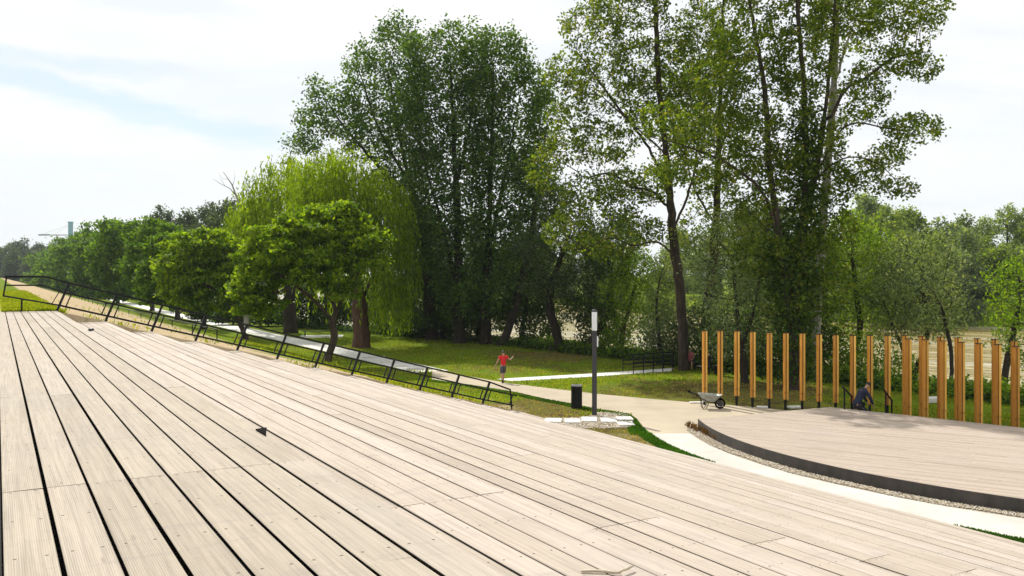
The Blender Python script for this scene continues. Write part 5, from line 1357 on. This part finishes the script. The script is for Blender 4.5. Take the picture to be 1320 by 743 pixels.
# ------------------------------------------------------------------ people
def skin_arrays(V, E, rad, root=0, sub=2):
    me = bpy.data.meshes.new('tmp'); me.from_pydata([tuple(v) for v in V], E, [])
    ob = bpy.data.objects.new('tmp', me); col.objects.link(ob)
    sk = ob.modifiers.new('s', 'SKIN'); sk.use_smooth_shade = True
    for i, d in enumerate(me.skin_vertices[0].data):
        r = rad[i]; d.radius = r if isinstance(r, tuple) else (r, r); d.use_root = (i == root)
    sb_ = ob.modifiers.new('d', 'SUBSURF'); sb_.levels = sub; sb_.render_levels = sub
    dg = bpy.context.evaluated_depsgraph_get(); dg.update()
    ev = ob.evaluated_get(dg); m = ev.to_mesh()
    vs = [v.co.copy() for v in m.vertices]; fs = [tuple(p.vertices) for p in m.polygons]
    ev.to_mesh_clear(); bpy.data.objects.remove(ob); bpy.data.meshes.remove(me)
    return vs, fs

def person(label, loc, rz, J, cloth, scale=1.0, hair=True, cap=None):
    """J: joints in metres, person facing +y. cloth: (part name, material, chains of joint names with radii)"""
    root = empty('person', loc, rz); root.scale = (scale,) * 3; tag(root, label, 'person')
    names = list(J); ix = {n: i for i, n in enumerate(names)}
    RAD = dict(pelvis=(.13, .10), waist=(.115, .09), chest=(.145, .10), neck=.052, skull=(.075, .088), crown=(.06, .07),
               shl=.058, shr=.058, ell=.040, elr=.040, wrl=.027, wrr=.027, pal=(.034, .018), par=(.034, .018),
               hil=.088, hir=.088, knl=.058, knr=.058, anl=.038, anr=.038, tol=.034, tor=.034)
    ED = [('pelvis', 'waist'), ('waist', 'chest'), ('chest', 'neck'), ('neck', 'skull'), ('skull', 'crown'), ('chest', 'shl'), ('shl', 'ell'), ('ell', 'wrl'), ('wrl', 'pal'),
          ('chest', 'shr'), ('shr', 'elr'), ('elr', 'wrr'), ('wrr', 'par'), ('pelvis', 'hil'), ('hil', 'knl'), ('knl', 'anl'), ('anl', 'tol'), ('pelvis', 'hir'), ('hir', 'knr'), ('knr', 'anr'), ('anr', 'tor')]
    vs, fs = skin_arrays([J[n] for n in names], [(ix[a], ix[b]) for a, b in ED], [RAD[n] for n in names], 0)
    mb = MB(); mb.add(vs, fs)
    for s, sh in (('l', -1), ('r', 1)):                  # five fingers, curled a little
        w, p = Vector(J['wr' + s]), Vector(J['pa' + s]); d = (p - w).normalized()
        side = d.cross(Vector((0, 1, .2))).normalized(); nrm2 = side.cross(d)
        for k, (off, ln) in enumerate(((-.024, .060), (-.008, .072), (.008, .068), (.024, .054))):
            a = p + side * off + d * .005
            mb.tube([a, a + d * ln * .5 + nrm2 * .004, a + d * ln * .9 + nrm2 * .016], [.009, .008, .006], 6)
        a = w.lerp(p, .45) + side * .028
        mb.tube([a, a + side * .022 + d * .02, a + side * .03 + d * .045], [.010, .009, .007], 6)
    sk, cr, nk = Vector(J['skull']), Vector(J['crown']), Vector(J['neck'])
    upv = (cr - nk).normalized(); fw = Vector(J.get('_look', (0, 1, 0))) if False else Vector(LOOK)
    fw = (fw - upv * fw.dot(upv)).normalized(); sd = fw.cross(upv)
    mb.tube([sk + fw * .070 + upv * .012, sk + fw * .098 - upv * .012, sk + fw * .080 - upv * .022], [.008, .013, .009], 6)   # nose
    for q in (-1, 1): mb.lathe([(.012, -.03), (.02, 0), (.010, .03)], sk + sd * q * .078 - fw * .005, 8)                        # ears
    mb.build('body', M['skin'], root, smooth=True)
    if hair:
        hb_ = MB(); C = sk + upv * .048 - fw * .016; vs = []; fs = []; n, m = 14, 7
        for i in range(m):
            th = (i / (m - 1)) * R(105)
            for k in range(n):
                a = 2 * math.pi * k / n; v_ = sd * math.sin(th) * math.cos(a) * .088 + fw * math.sin(th) * math.sin(a) * .104 + upv * math.cos(th) * .098
                if v_.dot(fw) > .05 and math.cos(th) < .35: v_ -= fw * .05
                vs.append(C + v_)
        for i in range(m - 1):
            for k in range(n): fs.append((i * n + k, i * n + (k + 1) % n, (i + 1) * n + (k + 1) % n, (i + 1) * n + k))
        hb_.add(vs, fs); hb_.build('cap' if cap else 'hair', cap or M['hair'], root, smooth=True)
    ey = MB()
    for q in (-1, 1): ey.lathe([(.002, -.007), (.008, 0), (.002, .007)], sk + sd * q * .032 + fw * .082 + upv * .022, 8)
    ey.build('eyes', M['hair'], root, smooth=True)
    for nm, mat, chain in cloth:
        pts, edges, rr = [], [], []; seen = {}
        for a, b, ra, rb, f0, f1 in chain:
            A, B = Vector(J[a]), Vector(J[b])
            ka, kb = (a if f0 == 0 else (a, b, f0)), (b if f1 == 1 else (a, b, f1))
            for kk, pp, r_ in ((ka, A.lerp(B, f0), ra), (kb, A.lerp(B, f1), rb)):
                if kk not in seen: seen[kk] = len(pts); pts.append(pp); rr.append(r_)
            edges.append((seen[ka], seen[kb]))
        v_, f_ = skin_arrays(pts, edges, rr, 0)
        mb = MB(); mb.add(v_, f_); mb.build(nm, mat, root, smooth=True)
    sh_ = None
    for s in 'lr':
        b = MB(); A, B = Vector(J['an' + s]), Vector(J['to' + s]); d = (B - A); 
        b.tube([A + Vector((0, 0, -.015)) - d * .3, A + Vector((0, 0, -.02)), A + d * .55 + Vector((0, 0, -.008)), B + d * .25, B + d * .42], [.035, .050, .048, .040, .018], 8)
        b.build('shoe', M['shoe'], root, smooth=True)
    return root
LOOK = (0, 1, 0)
shirt = lambda m: ('shirt', m, [('waist', 'chest', (.155, .125), (.175, .13), 0, 1), ('pelvis', 'waist', (.16, .13), (.155, .125), .1, 1), ('chest', 'neck', (.175, .13), .075, 0, .75), ('chest', 'shl', (.175, .13), .085, 0, 1), ('shl', 'ell', .085, .078, 0, .62), ('chest', 'shr', (.175, .13), .085, 0, 1), ('shr', 'elr', .085, .078, 0, .62)])
jacket = lambda m: ('jacket', m, [('waist', 'chest', (.165, .135), (.18, .14), 0, 1), ('pelvis', 'waist', (.165, .14), (.165, .135), .0, 1), ('chest', 'neck', (.18, .14), .08, 0, .8), ('chest', 'shl', (.18, .14), .085, 0, 1), ('shl', 'ell', .085, .065, 0, 1), ('ell', 'wrl', .065, .048, 0, .92), ('chest', 'shr', (.18, .14), .085, 0, 1), ('shr', 'elr', .085, .065, 0, 1), ('elr', 'wrr', .065, .048, 0, .92)])
shorts = lambda m: ('shorts', m, [('pelvis', 'waist', (.155, .12), (.15, .115), 0, .35), ('pelvis', 'hil', (.155, .12), .115, 0, 1), ('hil', 'knl', .115, .092, 0, .98), ('pelvis', 'hir', (.155, .12), .115, 0, 1), ('hir', 'knr', .115, .092, 0, .98)])
trous = lambda m: ('trousers', m, [('pelvis', 'waist', (.155, .125), (.15, .115), 0, .35), ('pelvis', 'hil', (.155, .125), .115, 0, 1), ('hil', 'knl', .115, .08, 0, 1), ('knl', 'anl', .08, .058, 0, .95), ('pelvis', 'hir', (.155, .125), .115, 0, 1), ('hir', 'knr', .115, .08, 0, 1), ('knr', 'anr', .08, .058, 0, .95)])
# walking away in a red shirt
J = dict(pelvis=(0, 0, .92), waist=(.01, .02, 1.08), chest=(.03, .05, 1.34), neck=(.02, .09, 1.50), skull=(.01, .12, 1.60), crown=(.01, .12, 1.70),
         shl=(-.17, .05, 1.41), ell=(-.29, .02, 1.18), wrl=(-.40, .02, .97), pal=(-.43, .03, .89), shr=(.20, .05, 1.41), elr=(.38, .02, 1.24), wrr=(.52, .16, 1.36), par=(.57, .21, 1.40),
         hil=(-.09, 0, .88), knl=(-.08, -.02, .48), anl=(-.05, -.22, .16), tol=(-.05, -.18, .05), hir=(.09, 0, .88), knr=(.05, .14, .50), anr=(.02, .06, .09), tor=(.02, .20, .04))
c = gp(648.5, 494.0)
person('person in a red t-shirt and grey shorts walking away along the path, arms held out', (c.x, c.y, .015), R(4), J, [shirt(M['red_cloth']), shorts(M['grey_cloth'])], .97)
# crouching man in navy, facing right
J = dict(pelvis=(0, -.22, .42), waist=(0, -.15, .60), chest=(0, .05, .90), neck=(0, .17, 1.05), skull=(0, .25, 1.13), crown=(0, .29, 1.22),
         shl=(-.18, .08, .95), ell=(-.22, .22, .70), wrl=(-.18, .33, .48), pal=(-.17, .35, .40), shr=(.18, .08, .95), elr=(.22, .24, .68), wrr=(.18, .36, .44), par=(.17, .37, .35),
         hil=(-.10, -.20, .38), knl=(-.16, .20, .48), anl=(-.12, .02, .09), tol=(-.12, .16, .04), hir=(.10, -.20, .38), knr=(.14, .18, .22), anr=(.12, -.18, .10), tor=(.12, -.08, .03))
LOOK = (0, 1, -.5)
c = at(1110.5, 527, 34.55)
person('person in navy jacket and dark trousers crouching head bowed behind the stage', (c.x, c.y, ZS - .28), R(-84), J, [jacket(M['navy_cloth']), trous(M['black_cloth'])], 1.08)
# two people sitting under the poplars
LOOK = (0, 1, 0)
J = dict(pelvis=(0, 0, .52), waist=(0, .0, .68), chest=(0, .04, .94), neck=(0, .07, 1.10), skull=(0, .10, 1.20), crown=(0, .10, 1.30),
         shl=(-.18, .04, 1.01), ell=(-.24, .12, .76), wrl=(-.14, .34, .64), pal=(-.12, .40, .63), shr=(.18, .04, 1.01), elr=(.24, .12, .76), wrr=(.14, .34, .64), par=(.12, .40, .63),
         hil=(-.10, .02, .49), knl=(-.13, .44, .50), anl=(-.13, .46, .10), tol=(-.13, .60, .04), hir=(.10, .02, .49), knr=(.13, .44, .50), anr=(.13, .40, .10), tor=(.13, .54, .04))
b1 = gp(889.5, 477.0)
person('person in a pinkish red top sitting beside the bare poplar trunk', (b1.x, b1.y, 0), R(165), J, [shirt(M['pink_cloth']), shorts(M['black_cloth'])], .98)
b2 = gp(914.5, 482.5)
person('person dressed in black sitting with their back turned behind the first posts', (b2.x, b2.y, 0), R(10), J, [jacket(M['black_cloth']), trous(M['black_cloth'])], .98)
bench(Vector((b1.x, b1.y, 0)), 1.2, R(165 - 180), 'low dark bench under the person in the pinkish top')
bench(Vector((b2.x, b2.y, 0)), 1.4, R(10), 'low dark bench under the person in black')

# ------------------------------------------------------------------ sky, sun, camera
SUN = Vector((-.50, .866, 0)).normalized(); EL = R(47)
w = bpy.data.worlds.new('World'); scene.world = w; w.use_nodes = True
nt_ = w.node_tree; nt_.nodes.clear()
class WT(NT):
    def __init__(s, t): s.t = t
n = WT(nt_)
sky = n.n('ShaderNodeTexSky', sky_type='NISHITA'); sky.sun_disc = False; sky.sun_elevation = EL; sky.sun_rotation = math.atan2(SUN.x, SUN.y); sky.air_density = 1.0; sky.dust_density = .4; sky.ozone_density = 1.0
bg1 = n.n('ShaderNodeBackground'); n.l(n.mix(1.0, sky.outputs[0], (.92, 1.06, .98), 'MULTIPLY'), bg1.inputs[0]); bg1.inputs[1].default_value = .10
g_ = n.coord('Generated'); sx, sy, sz = n.xyz(g_)
hz = n.math('MAXIMUM', sz, .03)
pv = n.comb(n.math('DIVIDE', sx, n.math('ADD', hz, .12)), n.math('DIVIDE', sy, n.math('ADD', hz, .12)), 0.0)
cl = n.noise(n.mapv(pv, (.55, 1.5, 1), (3.1, .4, 0)), .75, 7, .6, .6)
thin = n.step(cl, .30, .56)
# two long gaps in the cloud, low over the levee
el_ = n.math('DIVIDE', sz, n.math('SQRT', n.math('ADD', n.math('MULTIPLY', sx, sx), n.math('MULTIPLY', sy, sy))))
az = n.math('ARCTAN2', sx, sy)
wv = n.noise(n.mapv(g_, (5, 5, 14)), 1.3, 6, .6, .4)
def gap(e0, slope, a0, wid, amin, amax):
    c0 = n.math('MULTIPLY_ADD', n.math('SUBTRACT', az, a0), slope, e0)
    v_ = n.math('SUBTRACT', n.math('ADD', el_, n.math('MULTIPLY', n.math('SUBTRACT', wv, .5), .075)), c0)
    a = n.step(n.math('ABSOLUTE', v_), wid, wid * .15)
    return n.math('MULTIPLY', n.math('MULTIPLY', a, n.step(az, amin, amin + .15)), n.step(az, amax + .12, amax))
g1 = gap(.178, -.16, -.42, .026, -.9, -.30); g2 = gap(.222, -.03, -.50, .018, -.9, -.42); g3 = gap(.30, -.05, -.50, .02, -.95, -.36)
gp_ = n.math('ADD', n.math('ADD', n.math('MULTIPLY', g1, .42), n.math('MULTIPLY', g2, .30)), n.math('MULTIPLY', g3, .18), clamp=True)
cm = n.math('MULTIPLY', n.math('MULTIPLY_ADD', thin, .16, .84), n.math('SUBTRACT', 1.0, gp_))
cc = n.ramp(n.noise(n.mapv(g_, (3, 3, 9)), 1.6, 5, .6), [(.3, (.925, .95, .975)), (.55, (.975, .985, .995)), (.8, (1, 1, 1))])
bg2 = n.n('ShaderNodeBackground'); n.l(cc, bg2.inputs[0]); bg2.inputs[1].default_value = .98
mx = n.n('ShaderNodeMixShader'); n.l(cm, mx.inputs[0]); n.l(bg1.outputs[0], mx.inputs[1]); n.l(bg2.outputs[0], mx.inputs[2])
ow = n.n('ShaderNodeOutputWorld'); n.l(mx.outputs[0], ow.inputs[0])
L = bpy.data.lights.new('sun', 'SUN'); L.energy = 5.0; L.angle = R(.8); L.color = (1, .955, .88)
so = bpy.data.objects.new('sun', L); col.objects.link(so); so.location = (-40, 60, 60)
dirv = -(SUN * math.cos(EL) + Vector((0, 0, math.sin(EL)))); so.rotation_euler = dirv.to_track_quat('-Z', 'Y').to_euler()

cam = bpy.data.cameras.new('camera'); co_ = bpy.data.objects.new('camera', cam); col.objects.link(co_)
co_.location = (0, 0, CAMZ); co_.rotation_euler = (R(90), 0, 0)
cam.sensor_width = 36; cam.lens = 36 * F / 1320; cam.shift_y = -(371.5 - HY) / 1320
cam.clip_start = .05; cam.clip_end = 8000
scene.camera = co_
scene.view_settings.view_transform = 'Standard'; scene.view_settings.look = 'None'
scene.view_settings.exposure = 0.12; scene.view_settings.gamma = 1
cy = scene.cycles
cy.max_bounces = 6; cy.diffuse_bounces = 3; cy.glossy_bounces = 2; cy.transmission_bounces = 3; cy.transparent_max_bounces = 4
cy.sample_clamp_indirect = 4; cy.caustics_reflective = False; cy.caustics_refractive = False
cy.use_denoising = True

hz_ = MB(); hz_.box((0, 900, 60), (5200, 4400, 150)); 
hm = NT('pale_air'); pv_ = hm.n('ShaderNodeVolumePrincipled'); pv_.inputs['Color'].default_value = (.86, .93, 1, 1); pv_.inputs['Density'].default_value = HAZE
hm.l(pv_.outputs[0], hm.out.inputs[1])
ho = hz_.build('haze', hm.m); tag(ho, 'thin summer haze over the river park', None, None, 'stuff')
